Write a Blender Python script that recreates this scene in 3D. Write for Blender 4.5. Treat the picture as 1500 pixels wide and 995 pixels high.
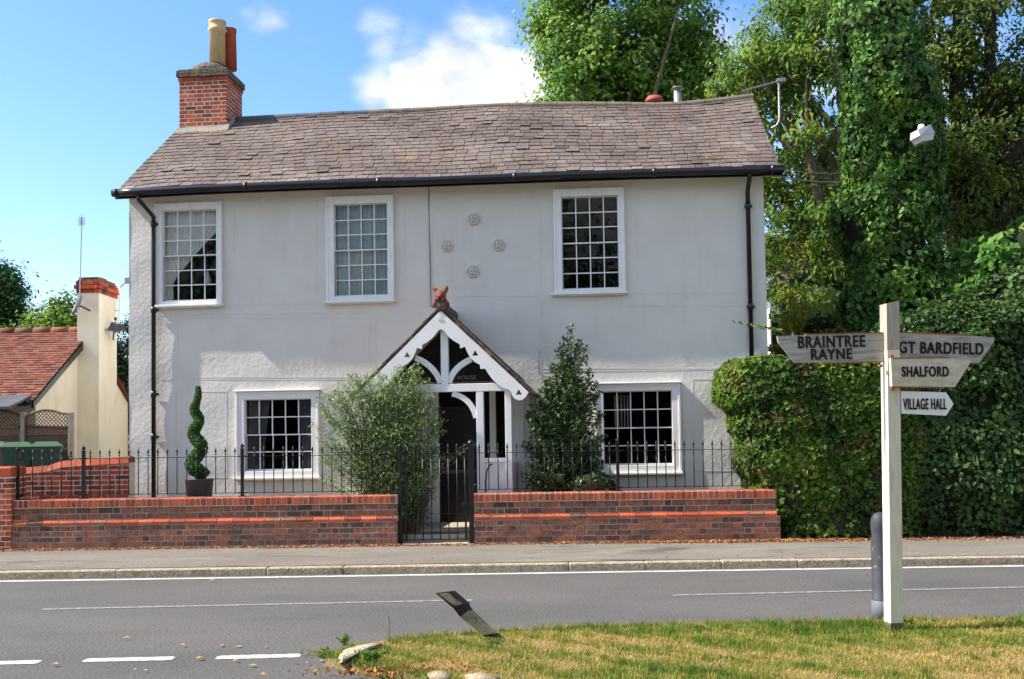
import bpy, math, random
import numpy as np
from mathutils import Vector, Matrix, Euler
random.seed(7)
rng = np.random.default_rng(7)
for o in list(bpy.data.objects): bpy.data.objects.remove(o)
SC = bpy.context.scene
COL = SC.collection
R = math.radians

# ---------------------------------------------------------------- camera
EYE = 1.6; PITCH = 2.4; ROLL = -0.86; SHIFT = 0.0538; FPX = 1500.0
cd = bpy.data.cameras.new('camera'); cam = bpy.data.objects.new('camera', cd); COL.objects.link(cam)
cam.matrix_world = Matrix.Translation((0, 0, EYE)) @ Matrix.Rotation(R(90+PITCH), 4, 'X') @ Matrix.Rotation(R(ROLL), 4, 'Z')
cd.sensor_width = 36; cd.lens = 36; cd.shift_y = SHIFT; cd.clip_start = .05; cd.clip_end = 2000
SC.camera = cam
SC.render.resolution_x = 1024; SC.render.resolution_y = 679

# ---------------------------------------------------------------- light
SUN_EL = 47.0; SUN_FRONT = 3.6          # elevation; degrees in front of the -X axis
SUN_STR = 4.6; SKY_STR = 0.15; EXPOSURE = 0.98
sl = bpy.data.lights.new('sun', 'SUN'); sun = bpy.data.objects.new('sun', sl); COL.objects.link(sun)
sl.energy = SUN_STR; sl.angle = R(.53); sl.color = (1, .93, .81)
tos = Vector((-math.cos(R(SUN_EL))*math.cos(R(SUN_FRONT)), -math.cos(R(SUN_EL))*math.sin(R(SUN_FRONT)), math.sin(R(SUN_EL))))
sun.rotation_euler = tos.to_track_quat('Z', 'Y').to_euler(); sun.location = (-20, -5, 30)
SC.view_settings.view_transform = 'Standard'; SC.view_settings.look = 'None'
SC.view_settings.exposure = EXPOSURE; SC.view_settings.gamma = 1

RM = (Matrix.Rotation(R(90+PITCH), 3, 'X') @ Matrix.Rotation(R(ROLL), 3, 'Z'))
def ray(px, py):
    return RM @ Vector(((px-750)/FPX, (497.5-py)/FPX+SHIFT, -1))
def G(px, py, z=0.0):
    d = ray(px, py); t = (z-EYE)/d.z
    return Vector((d.x*t, d.y*t, z))
def W(px, py, Y):
    d = ray(px, py); t = Y/d.y
    return Vector((d.x*t, Y, EYE+d.z*t))

# world: Nishita sky with procedural clouds by direction
wd = bpy.data.worlds.new('World'); SC.world = wd; wd.use_nodes = True
nt = wd.node_tree; nt.nodes.clear()
def N(t, typ, **k):
    n = t.nodes.new(typ)
    for a, b in k.items(): setattr(n, a, b)
    return n
out = N(nt, 'ShaderNodeOutputWorld'); bg = N(nt, 'ShaderNodeBackground'); sky = N(nt, 'ShaderNodeTexSky')
sky.sky_type = 'NISHITA'; sky.sun_disc = False; sky.sun_elevation = R(SUN_EL); sky.sun_rotation = R(270-SUN_FRONT)
sky.air_density = 1.0; sky.dust_density = .75; sky.ozone_density = 1.6; sky.altitude = 60
hs = N(nt, 'ShaderNodeHueSaturation'); hs.inputs['Saturation'].default_value = 1.26; hs.inputs['Hue'].default_value = .508; hs.inputs['Value'].default_value = 1.0
nt.links.new(sky.outputs[0], hs.inputs['Color'])
tc = N(nt, 'ShaderNodeTexCoord')
nz = N(nt, 'ShaderNodeTexNoise'); nz.inputs['Scale'].default_value = 7; nz.inputs['Detail'].default_value = 8; nz.inputs['Roughness'].default_value = .58
mp = N(nt, 'ShaderNodeMapping'); mp.inputs['Scale'].default_value = (1, 1, 1.9)
nt.links.new(tc.outputs['Generated'], mp.inputs[0]); nt.links.new(mp.outputs[0], nz.inputs['Vector'])
def wmath(op, a, b=None, c=None):
    n = N(nt, 'ShaderNodeMath', operation=op)
    for i, v in enumerate((a, b, c)):
        if v is None: continue
        if isinstance(v, (int, float)): n.inputs[i].default_value = v
        else: nt.links.new(v, n.inputs[i])
    return n.outputs[0]
acc = None
CL = [(745, 140, .06, 1.0), (620, 140, .045, .95), (690, 120, .05, .9), (720, 60, .055, .72), (790, 40, .05, .7), (600, 70, .04, .5), (650, 90, .04, .7),
      (385, 28, .032, .72), (560, 55, .035, .6), (555, 125, .035, .55), (450, 70, .03, .5), (1080, 70, .06, .7), (30, 440, .07, .45), (150, 400, .04, .3), (1300, 120, .3, .6), (-900, 300, .3, .8), (2300, 100, .3, .8)]
CL = [(ray(x, y).normalized(), r_, a_) for x, y, r_, a_ in CL]+[(Vector(d_).normalized(), r_, a_) for d_, r_, a_ in (((0, -1, .45), .75, 1.0), ((.8, -.7, .3), .6, .9), ((.1, -.5, 1), .5, .8), ((1, .1, .5), .4, .8))]  # second list: out-of-view clouds added to fill the facade with white light
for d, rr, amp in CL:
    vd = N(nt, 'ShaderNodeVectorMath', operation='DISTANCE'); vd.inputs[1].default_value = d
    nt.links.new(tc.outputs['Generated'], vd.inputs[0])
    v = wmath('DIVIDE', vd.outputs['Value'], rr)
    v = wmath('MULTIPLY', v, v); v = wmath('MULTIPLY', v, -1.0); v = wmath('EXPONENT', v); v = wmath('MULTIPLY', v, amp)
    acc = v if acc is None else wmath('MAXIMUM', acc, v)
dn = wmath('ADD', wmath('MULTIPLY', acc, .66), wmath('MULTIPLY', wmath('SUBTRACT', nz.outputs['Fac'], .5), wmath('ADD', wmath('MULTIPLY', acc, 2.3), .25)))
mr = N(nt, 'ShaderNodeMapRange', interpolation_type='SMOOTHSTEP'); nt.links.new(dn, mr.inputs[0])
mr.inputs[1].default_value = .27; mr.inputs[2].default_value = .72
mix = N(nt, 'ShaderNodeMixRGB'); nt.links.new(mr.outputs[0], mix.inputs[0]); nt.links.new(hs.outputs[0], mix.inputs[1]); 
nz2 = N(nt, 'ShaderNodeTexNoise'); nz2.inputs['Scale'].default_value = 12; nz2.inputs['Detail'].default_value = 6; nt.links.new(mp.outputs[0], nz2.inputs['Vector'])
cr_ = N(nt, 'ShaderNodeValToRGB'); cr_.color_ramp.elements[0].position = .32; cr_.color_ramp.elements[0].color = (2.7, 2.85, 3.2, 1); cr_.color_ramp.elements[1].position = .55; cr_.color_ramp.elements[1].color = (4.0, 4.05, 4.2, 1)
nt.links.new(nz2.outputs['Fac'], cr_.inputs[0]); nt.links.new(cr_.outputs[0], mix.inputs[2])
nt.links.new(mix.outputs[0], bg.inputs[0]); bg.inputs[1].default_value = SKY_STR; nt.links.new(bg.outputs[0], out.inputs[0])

# ---------------------------------------------------------------- helpers
class Fr:
    """an upright frame: a runs along it, b goes away behind it, z up"""
    def __init__(s, ox, oy, yaw=0):
        s.o = (ox, oy); s.yaw = R(yaw); s.u = (math.cos(s.yaw), math.sin(s.yaw)); s.n = (-math.sin(s.yaw), math.cos(s.yaw))
    def w(s, a, b, z): return (s.o[0]+a*s.u[0]+b*s.n[0], s.o[1]+a*s.u[1]+b*s.n[1], z)
    def px(s, px, py, b=0):
        d = ray(px, py); o = (s.o[0]+b*s.n[0], s.o[1]+b*s.n[1])
        t = (o[0]*s.n[0]+o[1]*s.n[1])/(d.x*s.n[0]+d.y*s.n[1])
        X, Y = d.x*t-s.o[0], d.y*t-s.o[1]
        return X*s.u[0]+Y*s.u[1], EYE+d.z*t
WORLD = Fr(0, 0, 0)
def thing(name, label, cat, loc=(0, 0, 0), rz=0, group=None):
    o = bpy.data.objects.new(name, None); COL.objects.link(o); o.empty_display_size = .2
    o.location = loc; o.rotation_euler = (0, 0, rz); tag(o, label, cat, group); return o
def tag(o, label=None, cat=None, group=None, kind=None):
    if label: o['label'] = label
    if cat: o['category'] = cat
    if group: o['group'] = group
    if kind: o['kind'] = kind
    return o
def rootmat(o):
    m = Matrix.Identity(4); ch = []
    while o is not None: ch.append(o); o = o.parent
    for c in reversed(ch): m = m @ (Matrix.Translation(c.location) @ c.rotation_euler.to_matrix().to_4x4())
    return m
def finish(name, me, mats, parent, smooth=False, origin=None):
    """me is in world coordinates"""
    if not isinstance(mats, (list, tuple)): mats = [mats]
    for m in mats: me.materials.append(m)
    o = bpy.data.objects.new(name, me); COL.objects.link(o)
    if parent is not None:
        me.transform(rootmat(parent).inverted()); o.parent = parent
    else:
        if origin is None:
            n = len(me.vertices); a = np.empty(n*3); me.vertices.foreach_get('co', a); a = a.reshape(-1, 3)
            mn, mx = a.min(0), a.max(0); origin = ((mn[0]+mx[0])/2, (mn[1]+mx[1])/2, mn[2])
        me.transform(Matrix.Translation([-v for v in origin])); o.location = origin
    if smooth: me.polygons.foreach_set('use_smooth', [True]*len(me.polygons))
    return o
class MB:
    def __init__(s, fr=WORLD): s.v = []; s.f = []; s.r = []; s.m = []; s.fr = fr
    def add(s, vs, fs, rnd=None, mi=0):
        k = len(s.v); s.v += [s.fr.w(*p) for p in vs]
        r = random.random() if rnd is None else rnd
        for f in fs: s.f.append(tuple(i+k for i in f)); s.r.append(r); s.m.append(mi)
    def hexa(s, p, rnd=None, mi=0): s.add(p, [(0, 3, 2, 1), (4, 5, 6, 7), (0, 1, 5, 4), (1, 2, 6, 5), (2, 3, 7, 6), (3, 0, 4, 7)], rnd, mi)
    def box(s, a0, a1, b0, b1, z0, z1, rnd=None, mi=0, bev=0):
        if a1 < a0: a0, a1 = a1, a0
        if b1 < b0: b0, b1 = b1, b0
        if z1 < z0: z0, z1 = z1, z0
        if not bev:
            s.hexa([(a0, b0, z0), (a1, b0, z0), (a1, b1, z0), (a0, b1, z0), (a0, b0, z1), (a1, b0, z1), (a1, b1, z1), (a0, b1, z1)], rnd, mi); return
        vs = []; e = bev
        for x, sx in ((a0, 1), (a1, -1)):
            for y, sy in ((b0, 1), (b1, -1)):
                for z, sz in ((z0, 1), (z1, -1)):
                    vs += [(x, y+sy*e, z+sz*e), (x+sx*e, y, z+sz*e), (x+sx*e, y+sy*e, z)]
        def I(i, j, k, t): return ((i*2+j)*2+k)*3+t
        fs = []
        for i in (0, 1):
            q = [I(i, 0, 0, 0), I(i, 0, 1, 0), I(i, 1, 1, 0), I(i, 1, 0, 0)]; fs.append(q if i == 0 else q[::-1])
            q = [I(0, i, 0, 1), I(1, i, 0, 1), I(1, i, 1, 1), I(0, i, 1, 1)]; fs.append(q if i == 0 else q[::-1])
            q = [I(0, 0, i, 2), I(0, 1, i, 2), I(1, 1, i, 2), I(1, 0, i, 2)]; fs.append(q if i == 0 else q[::-1])
        for i in (0, 1):
            for j in (0, 1):
                q = [I(i, j, 0, 0), I(i, j, 0, 1), I(i, j, 1, 1), I(i, j, 1, 0)]; fs.append(q if (i ^ j) else q[::-1])
                q = [I(i, 0, j, 0), I(i, 0, j, 2), I(i, 1, j, 2), I(i, 1, j, 0)]; fs.append(q if not (i ^ j) else q[::-1])
                q = [I(0, i, j, 1), I(0, i, j, 2), I(1, i, j, 2), I(1, i, j, 1)]; fs.append(q if (i ^ j) else q[::-1])
                for k in (0, 1):
                    q = [I(i, j, k, 0), I(i, j, k, 1), I(i, j, k, 2)]; fs.append(q if not (i ^ j ^ k) else q[::-1])
        s.add(vs, fs, rnd, mi)
    def tube(s, pts, rad, n=8, rnd=None, mi=0, cap=True, worldspace=False):
        P = [Vector(p) for p in pts]
        if not isinstance(rad, (list, tuple)): rad = [rad]*len(P)
        vs = []; up = None
        for i, p in enumerate(P):
            d = (P[min(i+1, len(P)-1)]-P[max(i-1, 0)])
            if d.length < 1e-9: d = Vector((0, 0, 1))
            d.normalize()
            if up is None: up = d.orthogonal().normalized()
            else:
                up = up-d*up.dot(d)
                up = up.normalized() if up.length > 1e-6 else d.orthogonal().normalized()
            sd = d.cross(up)
            for k in range(n):
                t = 2*math.pi*k/n; q = p+(up*math.cos(t)+sd*math.sin(t))*rad[i]; vs.append(tuple(q))
        fs = []
        for i in range(len(P)-1):
            for k in range(n): fs.append((i*n+k, i*n+(k+1) % n, (i+1)*n+(k+1) % n, (i+1)*n+k))
        if cap: fs.append(tuple(range(n))[::-1]); fs.append(tuple(range((len(P)-1)*n, len(P)*n)))
        s.add(vs, fs, rnd, mi)
    def lathe(s, c, prof, n=20, rnd=None, mi=0):
        s.tube([(c[0], c[1], c[2]+h+1e-6*i) for i, (r, h) in enumerate(prof)], [max(r, .0005) for r, h in prof], n, rnd, mi)
    def plate(s, poly, b0, b1, rnd=None, mi=0):
        """convex-ish polygon [(a,z)] between b0 (front) and b1"""
        n = len(poly); vs = [(a, b0, z) for a, z in poly]+[(a, b1, z) for a, z in poly]
        s.add(vs, [tuple(range(n)), tuple(range(2*n-1, n-1, -1))]+[(i, n+i, n+(i+1) % n, (i+1) % n) for i in range(n)], rnd, mi)
    def build(s, name, mats, parent=None, smooth=False, origin=None):
        me = bpy.data.meshes.new(name); me.from_pydata([tuple(v) for v in s.v], [], s.f)
        a = me.attributes.new('rnd', 'FLOAT', 'FACE'); a.data.foreach_set('value', s.r)
        me.polygons.foreach_set('material_index', s.m)
        return finish(name, me, mats, parent, smooth, origin)
def curve_mesh(splines, depth, bevel=0):
    c = bpy.data.curves.new('tmp', 'CURVE'); c.dimensions = '2D'; c.fill_mode = 'BOTH'; c.extrude = depth/2; c.bevel_depth = bevel
    for sp in splines:
        s = c.splines.new('POLY'); s.points.add(len(sp)-1); s.use_cyclic_u = True
        for i, (x, y) in enumerate(sp): s.points[i].co = (x, y, 0, 1)
    return curve_to_mesh(c)
def curve_to_mesh(c):
    o = bpy.data.objects.new('tmp', c); COL.objects.link(o)
    dg = bpy.context.evaluated_depsgraph_get(); dg.update()
    me = bpy.data.meshes.new_from_object(o.evaluated_get(dg))
    bpy.data.objects.remove(o); me.materials.clear(); return me
def frame_matrix(fr, a, b, z):
    w = fr.w(a, b, z)
    return Matrix(((fr.u[0], 0, -fr.n[0], w[0]), (fr.u[1], 0, -fr.n[1], w[1]), (0, 1, 0, z), (0, 0, 0, 1)))  # x->u, y->z, z->front
def cutout(name, splines, fr, b, th, m, parent, bevel=0):
    me = curve_mesh(splines, th, bevel); me.transform(frame_matrix(fr, 0, b, 0)); return finish(name, me, m, parent)
def lettering(name, text, fr, a0, a1, z0, z1, b, m, parent, tilt=0, bold=.012, th=.004, extra=0):
    c = bpy.data.curves.new('tmp', 'FONT'); c.body = text; c.size = 1; c.space_character = 1.12; c.offset = bold; c.extrude = .5
    me = curve_to_mesh(c)
    n = len(me.vertices); v = np.empty(n*3); me.vertices.foreach_get('co', v); v = v.reshape(-1, 3)
    mn, mx = v.min(0), v.max(0); v = (v-mn)/(mx-mn); v[:, 0] = (v[:, 0]-.5)*(a1-a0); v[:, 1] = (v[:, 1]-.5)*(z1-z0); v[:, 2] = (v[:, 2]-.5)*th
    ct, st = math.cos(tilt), math.sin(tilt); x, y = v[:, 0].copy(), v[:, 1].copy(); v[:, 0] = x*ct-y*st; v[:, 1] = x*st+y*ct
    me.vertices.foreach_set('co', v.ravel())
    import bmesh
    bm = bmesh.new(); w_ = (z1-z0)*extra
    for i, (dx, dz) in enumerate(((0, 0), (-w_, 0), (w_, 0), (0, w_*.5), (0, -w_*.5))):
        m2 = me.copy(); m2.transform(Matrix.Translation((dx, dz, .0003*i))); bm.from_mesh(m2)
        if not extra: break
    bm.to_mesh(me); bm.free()
    me.transform(frame_matrix(fr, (a0+a1)/2, b, (z0+z1)/2)); return finish(name, me, m, parent)
def child_copy(src, parent, offset):
    o = src.copy(); COL.objects.link(o); o.parent = parent; o.location = Vector(src.location)+Vector(offset); return o

# ---------------------------------------------------------------- materials
def ramp(t, cols, interp='LINEAR'):
    r = N(t, 'ShaderNodeValToRGB'); e = r.color_ramp.elements; r.color_ramp.interpolation = interp
    while len(e) < len(cols): e.new(.5)
    for i, (p, c) in enumerate(cols): e[i].position = p; e[i].color = (*c, 1)
    return r
def mk(name, cols, src='noise', scale=5., detail=6, rough=.8, bump=0., bscale=40., bump2=0., b2scale=6., spec=.25, metal=0., blotch=None, speck=None, mapping=(1, 1, 1), vor=0, interp='LINEAR', grime=None):
    m = bpy.data.materials.new(name); m.use_nodes = True; t = m.node_tree; p = t.nodes['Principled BSDF']; L = t.links.new
    tc = N(t, 'ShaderNodeTexCoord'); mp = N(t, 'ShaderNodeMapping'); mp.inputs['Scale'].default_value = mapping; L(tc.outputs['Object'], mp.inputs[0]); V = mp.outputs[0]
    def noise(sc, de=6, ro=.6):
        n = N(t, 'ShaderNodeTexNoise'); n.inputs['Scale'].default_value = sc; n.inputs['Detail'].default_value = de; n.inputs['Roughness'].default_value = ro; L(V, n.inputs['Vector']); return n.outputs['Fac']
    if len(cols) == 1: cols = [(0, cols[0][1]), (1, cols[0][1])]
    rp = ramp(t, cols, interp)
    if src == 'rnd':
        at = N(t, 'ShaderNodeAttribute'); at.attribute_name = 'rnd'; L(at.outputs['Fac'], rp.inputs[0])
    else: L(noise(scale, detail), rp.inputs[0])
    c = rp.outputs[0]
    for bl in (blotch or []):       # (colour, scale, lo, hi, amount)
        mr = N(t, 'ShaderNodeMapRange'); L(noise(bl[1], 8, .65), mr.inputs[0]); mr.inputs[1].default_value = bl[2]; mr.inputs[2].default_value = bl[3]; mr.inputs[4].default_value = bl[4]
        mx = N(t, 'ShaderNodeMixRGB'); L(mr.outputs[0], mx.inputs[0]); L(c, mx.inputs[1]); mx.inputs[2].default_value = (*bl[0], 1); c = mx.outputs[0]
    if grime:                        # (colour, lo, hi, amount, mapping) : streaks
        m2 = N(t, 'ShaderNodeMapping'); m2.inputs['Scale'].default_value = grime[4]; L(tc.outputs['Object'], m2.inputs[0]); n_ = N(t, 'ShaderNodeTexNoise'); n_.inputs['Scale'].default_value = 1; n_.inputs['Detail'].default_value = 7; L(m2.outputs[0], n_.inputs['Vector'])
        mr = N(t, 'ShaderNodeMapRange'); L(n_.outputs['Fac'], mr.inputs[0]); mr.inputs[1].default_value = grime[1]; mr.inputs[2].default_value = grime[2]; mr.inputs[4].default_value = grime[3]
        mx = N(t, 'ShaderNodeMixRGB'); L(mr.outputs[0], mx.inputs[0]); L(c, mx.inputs[1]); mx.inputs[2].default_value = (*grime[0], 1); c = mx.outputs[0]
    if speck:                        # (scale, amount) : fine value variation
        mr = N(t, 'ShaderNodeMapRange'); L(noise(speck[0], 3, .7), mr.inputs[0]); mr.inputs[1].default_value = .3; mr.inputs[2].default_value = .7
        mr.inputs[3].default_value = 1-speck[1]; mr.inputs[4].default_value = 1+speck[1]
        hv = N(t, 'ShaderNodeHueSaturation'); L(c, hv.inputs['Color']); L(mr.outputs[0], hv.inputs['Value']); c = hv.outputs[0]
    L(c, p.inputs['Base Color']); p.inputs['Roughness'].default_value = rough; p.inputs['Specular IOR Level'].default_value = spec; p.inputs['Metallic'].default_value = metal
    nrm = None
    for st, sc, k in ((bump, bscale, 0), (bump2, b2scale, 1)):
        if not st: continue
        b = N(t, 'ShaderNodeBump'); b.inputs['Strength'].default_value = 1; b.inputs['Distance'].default_value = st
        L(noise(sc, 5, .6), b.inputs['Height'])
        if nrm: L(nrm, b.inputs['Normal'])
        nrm = b.outputs[0]
    if vor:
        v = N(t, 'ShaderNodeTexVoronoi'); v.inputs['Scale'].default_value = vor; L(V, v.inputs['Vector']); b = N(t, 'ShaderNodeBump'); b.inputs['Distance'].default_value = .002
        L(v.outputs['Distance'], b.inputs['Height'])
        if nrm: L(nrm, b.inputs['Normal'])
        nrm = b.outputs[0]
    if nrm: L(nrm, p.inputs['Normal'])
    return m
def leafmat(name, cols, trans=.3, rough=.5, patch=None):
    m = bpy.data.materials.new(name); m.use_nodes = True; t = m.node_tree; p = t.nodes['Principled BSDF']; L = t.links.new
    at = N(t, 'ShaderNodeAttribute'); at.attribute_name = 'rnd'; rp = ramp(t, cols); L(at.outputs['Fac'], rp.inputs[0]); c = rp.outputs[0]
    if patch:
        tc = N(t, 'ShaderNodeTexCoord'); n = N(t, 'ShaderNodeTexNoise'); n.inputs['Scale'].default_value = patch[1]; n.inputs['Detail'].default_value = 4; L(tc.outputs['Object'], n.inputs['Vector'])
        mr = N(t, 'ShaderNodeMapRange'); L(n.outputs['Fac'], mr.inputs[0]); mr.inputs[1].default_value = patch[2]; mr.inputs[2].default_value = patch[3]; mr.inputs[4].default_value = patch[4]
        mx = N(t, 'ShaderNodeMixRGB'); L(mr.outputs[0], mx.inputs[0]); L(c, mx.inputs[1]); mx.inputs[2].default_value = (*patch[0], 1); c = mx.outputs[0]
    L(c, p.inputs['Base Color']); p.inputs['Roughness'].default_value = rough; p.inputs['Specular IOR Level'].default_value = .16
    tr = N(t, 'ShaderNodeBsdfTranslucent'); hv = N(t, 'ShaderNodeHueSaturation'); hv.inputs['Value'].default_value = 1.6; hv.inputs['Hue'].default_value = .485; L(c, hv.inputs['Color']); L(hv.outputs[0], tr.inputs['Color'])
    ms = N(t, 'ShaderNodeMixShader'); ms.inputs[0].default_value = trans; L(p.outputs[0], ms.inputs[1]); L(tr.outputs[0], ms.inputs[2]); L(ms.outputs[0], t.nodes['Material Output'].inputs[0])
    return m
def glassmat(name, tint=(.9, .92, .92), refl=.06):
    m = bpy.data.materials.new(name); m.use_nodes = True; t = m.node_tree; t.nodes.clear(); L = t.links.new
    o = N(t, 'ShaderNodeOutputMaterial'); tr = N(t, 'ShaderNodeBsdfTransparent'); tr.inputs[0].default_value = (*tint, 1); g = N(t, 'ShaderNodeBsdfGlossy'); g.inputs['Roughness'].default_value = .02
    tc = N(t, 'ShaderNodeTexCoord'); n = N(t, 'ShaderNodeTexNoise'); n.inputs['Scale'].default_value = 4; L(tc.outputs['Object'], n.inputs['Vector'])
    b = N(t, 'ShaderNodeBump'); b.inputs['Distance'].default_value = .0025; L(n.outputs['Fac'], b.inputs['Height']); L(b.outputs[0], g.inputs['Normal'])
    fr = N(t, 'ShaderNodeFresnel'); fr.inputs[0].default_value = 1.45
    mm = N(t, 'ShaderNodeMath', operation='MULTIPLY'); L(fr.outputs[0], mm.inputs[0]); mm.inputs[1].default_value = refl/.04
    ms = N(t, 'ShaderNodeMixShader'); L(mm.outputs[0], ms.inputs[0]); L(tr.outputs[0], ms.inputs[1]); L(g.outputs[0], ms.inputs[2]); L(ms.outputs[0], o.inputs[0]); return m

m_render = mk('render_wall', [(.3, (.61, .582, .525)), (.7, (.665, .638, .58))], scale=2.5, rough=.85, bump=.004, bscale=14, bump2=.005, b2scale=3.2, blotch=[((.44, .41, .35), 1.3, .60, .85, .5), ((.66, .65, .62), .7, .5, .7, .5)], vor=17, grime=((.44, .42, .37), .55, .8, .25, (5, 5, .6)))
m_render_s = mk('render_trim', [(.3, (.60, .572, .515)), (.7, (.65, .622, .565))], scale=2.5, rough=.85, bump=.003, bscale=30)
m_soffit = mk('soffit', [(0, (.55, .5, .42))], rough=.8)
m_white = mk('white_paint', [(.3, (.74, .73, .71)), (.8, (.82, .81, .79))], scale=6, grime=((.55, .52, .46), .55, .8, .4, (9, 9, 2)), rough=.45, bump=.001, bscale=60, spec=.4)
m_iron = mk('black_iron', [(0, (.008, .008, .009))], rough=.4, spec=.5, bump=.0008, bscale=150)
m_black = mk('black_plastic', [(0, (.006, .006, .007))], rough=.28, spec=.5)
m_slate = mk('slate', [(0, (.05, .042, .038)), (.2, (.108, .084, .072)), (.4, (.158, .120, .102)), (.6, (.168, .134, .116)), (.75, (.20, .153, .118)), (.88, (.21, .20, .185)), (1, (.25, .20, .14))], src='rnd', rough=.72, bump=.004, bscale=30,
             blotch=[((.075, .05, .036), 1.0, .42, .66, .7), ((.32, .21, .10), 1.9, .55, .72, .5), ((.36, .35, .33), 13, .64, .70, .8), ((.05, .04, .03), 9, .58, .7, .5)], speck=(40, .38))
m_ridge = mk('ridge_tile', [(.3, (.10, .09, .08)), (.6, (.20, .16, .12))], scale=5, bump=.005, bscale=25, blotch=[((.35, .22, .09), 6, .58, .7, .6)])
m_lead = mk('lead', [(.3, (.06, .06, .065)), (.7, (.12, .12, .125))], scale=4, rough=.5)
BR = [(0, (.10, .035, .03)), (.25, (.28, .055, .03)), (.5, (.42, .075, .03)), (.75, (.50, .11, .045)), (1, (.33, .06, .03))]
m_brick = mk('red_brick', BR, src='rnd', rough=.85, bump=.004, bscale=60, blotch=[((.08, .06, .055), 5, .55, .75, .7)], speck=(40, .25))
m_brickdull = mk('plum_brick', [(0, (.085, .05, .04)), (.3, (.17, .08, .058)), (.55, (.25, .10, .065)), (.8, (.34, .12, .065)), (1, (.17, .10, .08))], src='rnd', rough=.85, bump=.004, bscale=60,
                 blotch=[((.25, .20, .17), 4, .52, .75, .6), ((.05, .045, .04), 7, .58, .72, .6)], speck=(30, .45))
m_coping = mk('orange_brick', [(0, (.24, .05, .028)), (.4, (.40, .08, .035)), (1, (.52, .12, .05))], src='rnd', rough=.8, bump=.004, bscale=60, blotch=[((.16, .08, .055), 3, .50, .72, .75)], speck=(30, .2))
m_mortar = mk('mortar', [(.3, (.34, .28, .22)), (.7, (.52, .44, .36))], scale=8, rough=.95, bump=.004, bscale=80, blotch=[((.16, .12, .10), 2.2, .42, .65, .8)])
m_mortarlt = mk('pale_mortar', [(.3, (.60, .52, .40)), (.7, (.72, .66, .54))], scale=8, rough=.95, bump=.004, bscale=80)
m_lichen = mk('lichened_stone', [(.3, (.06, .05, .045)), (.6, (.17, .14, .11))], scale=9, rough=.95, bump=.01, bscale=30, blotch=[((.36, .22, .06), 7, .58, .68, .8)])
m_pot = mk('buff_clay', [(.3, (.56, .38, .19)), (.7, (.66, .47, .25))], scale=5, rough=.7)
m_redpot = mk('terracotta', [(.3, (.30, .06, .03)), (.7, (.45, .10, .05))], scale=9, rough=.8, bump=.002, bscale=60)
m_dark = mk('dark_room', [(0, (.009, .009, .009))], rough=.9)  # near-black: the darkness of unlit rooms is put into the colour
m_glass = glassmat('window_glass', refl=.03)
m_glassdk = glassmat('dim_glass', (.75, .8, .8), .05)
m_net = mk('white_curtain', [(.4, (.80, .78, .75)), (.6, (.86, .85, .82))], scale=3, rough=.9)
m_bluecurt = mk('grey_blue_curtain', [(.4, (.40, .50, .50)), (.6, (.52, .60, .59))], scale=3, rough=.9)
m_dkcurt = mk('dark_curtain', [(.4, (.10, .10, .12)), (.6, (.17, .165, .18))], scale=3, rough=.9)
m_asph = mk('asphalt', [(.3, (.086, .081, .076)), (.7, (.118, .110, .100))], scale=.6, rough=.85, bump=.004, bscale=90, speck=(80, .7), blotch=[((.135, .12, .105), .45, .45, .7, .5), ((.07, .07, .073), 1.3, .52, .7, .5), ((.05, .05, .05), 9, .66, .72, .5)], mapping=(.5, 1, 1))
m_pave = mk('footway_asphalt', [(.3, (.15, .13, .105)), (.7, (.205, .18, .15))], scale=1.2, rough=.9, bump=.004, bscale=60, speck=(70, .3), blotch=[((.07, .06, .05), 2.2, .57, .66, .8), ((.32, .28, .22), 3, .55, .7, .4)], mapping=(.35, 1, 1))
m_kerb = mk('kerb_concrete', [(.3, (.30, .24, .16)), (.7, (.45, .38, .27))], scale=9, rough=.95, bump=.014, bscale=30, speck=(40, .45), blotch=[((.12, .10, .07), 4, .55, .75, .7)])
m_line = mk('road_paint', [(.3, (.42, .40, .35)), (.6, (.60, .58, .52))], scale=12, rough=.7, blotch=[((.14, .135, .13), 14, .54, .66, .8)], speck=(150, .15))
m_line2 = mk('worn_road_paint', [(.3, (.22, .22, .21)), (.6, (.33, .32, .30))], scale=12, rough=.7, blotch=[((.11, .11, .11), 25, .44, .6, .85)])
m_soil = mk('soil', [(.3, (.10, .07, .04)), (.7, (.20, .15, .09))], scale=4, rough=1, bump=.02, bscale=20)
m_field = mk('rough_grass', [(.3, (.07, .10, .03)), (.7, (.15, .15, .06))], scale=.5, rough=1, bump=.02, bscale=10)
m_verge = mk('verge_soil', [(.3, (.16, .13, .04)), (.6, (.27, .20, .08))], scale=3, rough=1, bump=.02, bscale=30, blotch=[((.07, .11, .02), 2, .45, .6, .8)], speck=(60, .3))
m_wood = mk('grey_oak', [(.3, (.30, .28, .25)), (.5, (.44, .415, .37)), (.7, (.54, .51, .46))], scale=6, detail=8, mapping=(1, 6, 14), rough=.85, bump=.006, bscale=10, blotch=[((.13, .11, .09), 2.5, .50, .68, .65)])
m_postw = mk('cream_painted_wood', [(.3, (.64, .60, .44)), (.6, (.74, .70, .54))], scale=5, mapping=(7, 7, 1.2), rough=.75, bump=.003, bscale=9, blotch=[((.38, .33, .23), 3, .54, .70, .6), ((.35, .12, .03), 7, .68, .74, .8), ((.14, .12, .09), 14, .68, .74, .6)])
m_postcap = mk('weathered_post_wood', [(.3, (.34, .29, .22)), (.7, (.50, .45, .37))], scale=6, mapping=(8, 8, 1), rough=.9, bump=.004, bscale=12)
m_shal = mk('pale_weathered_board', [(.3, (.50, .44, .31)), (.6, (.66, .60, .46))], scale=4, mapping=(2, 5, 6), rough=.8, bump=.003, bscale=12, blotch=[((.40, .20, .08), 6, .62, .72, .5)])
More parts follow.
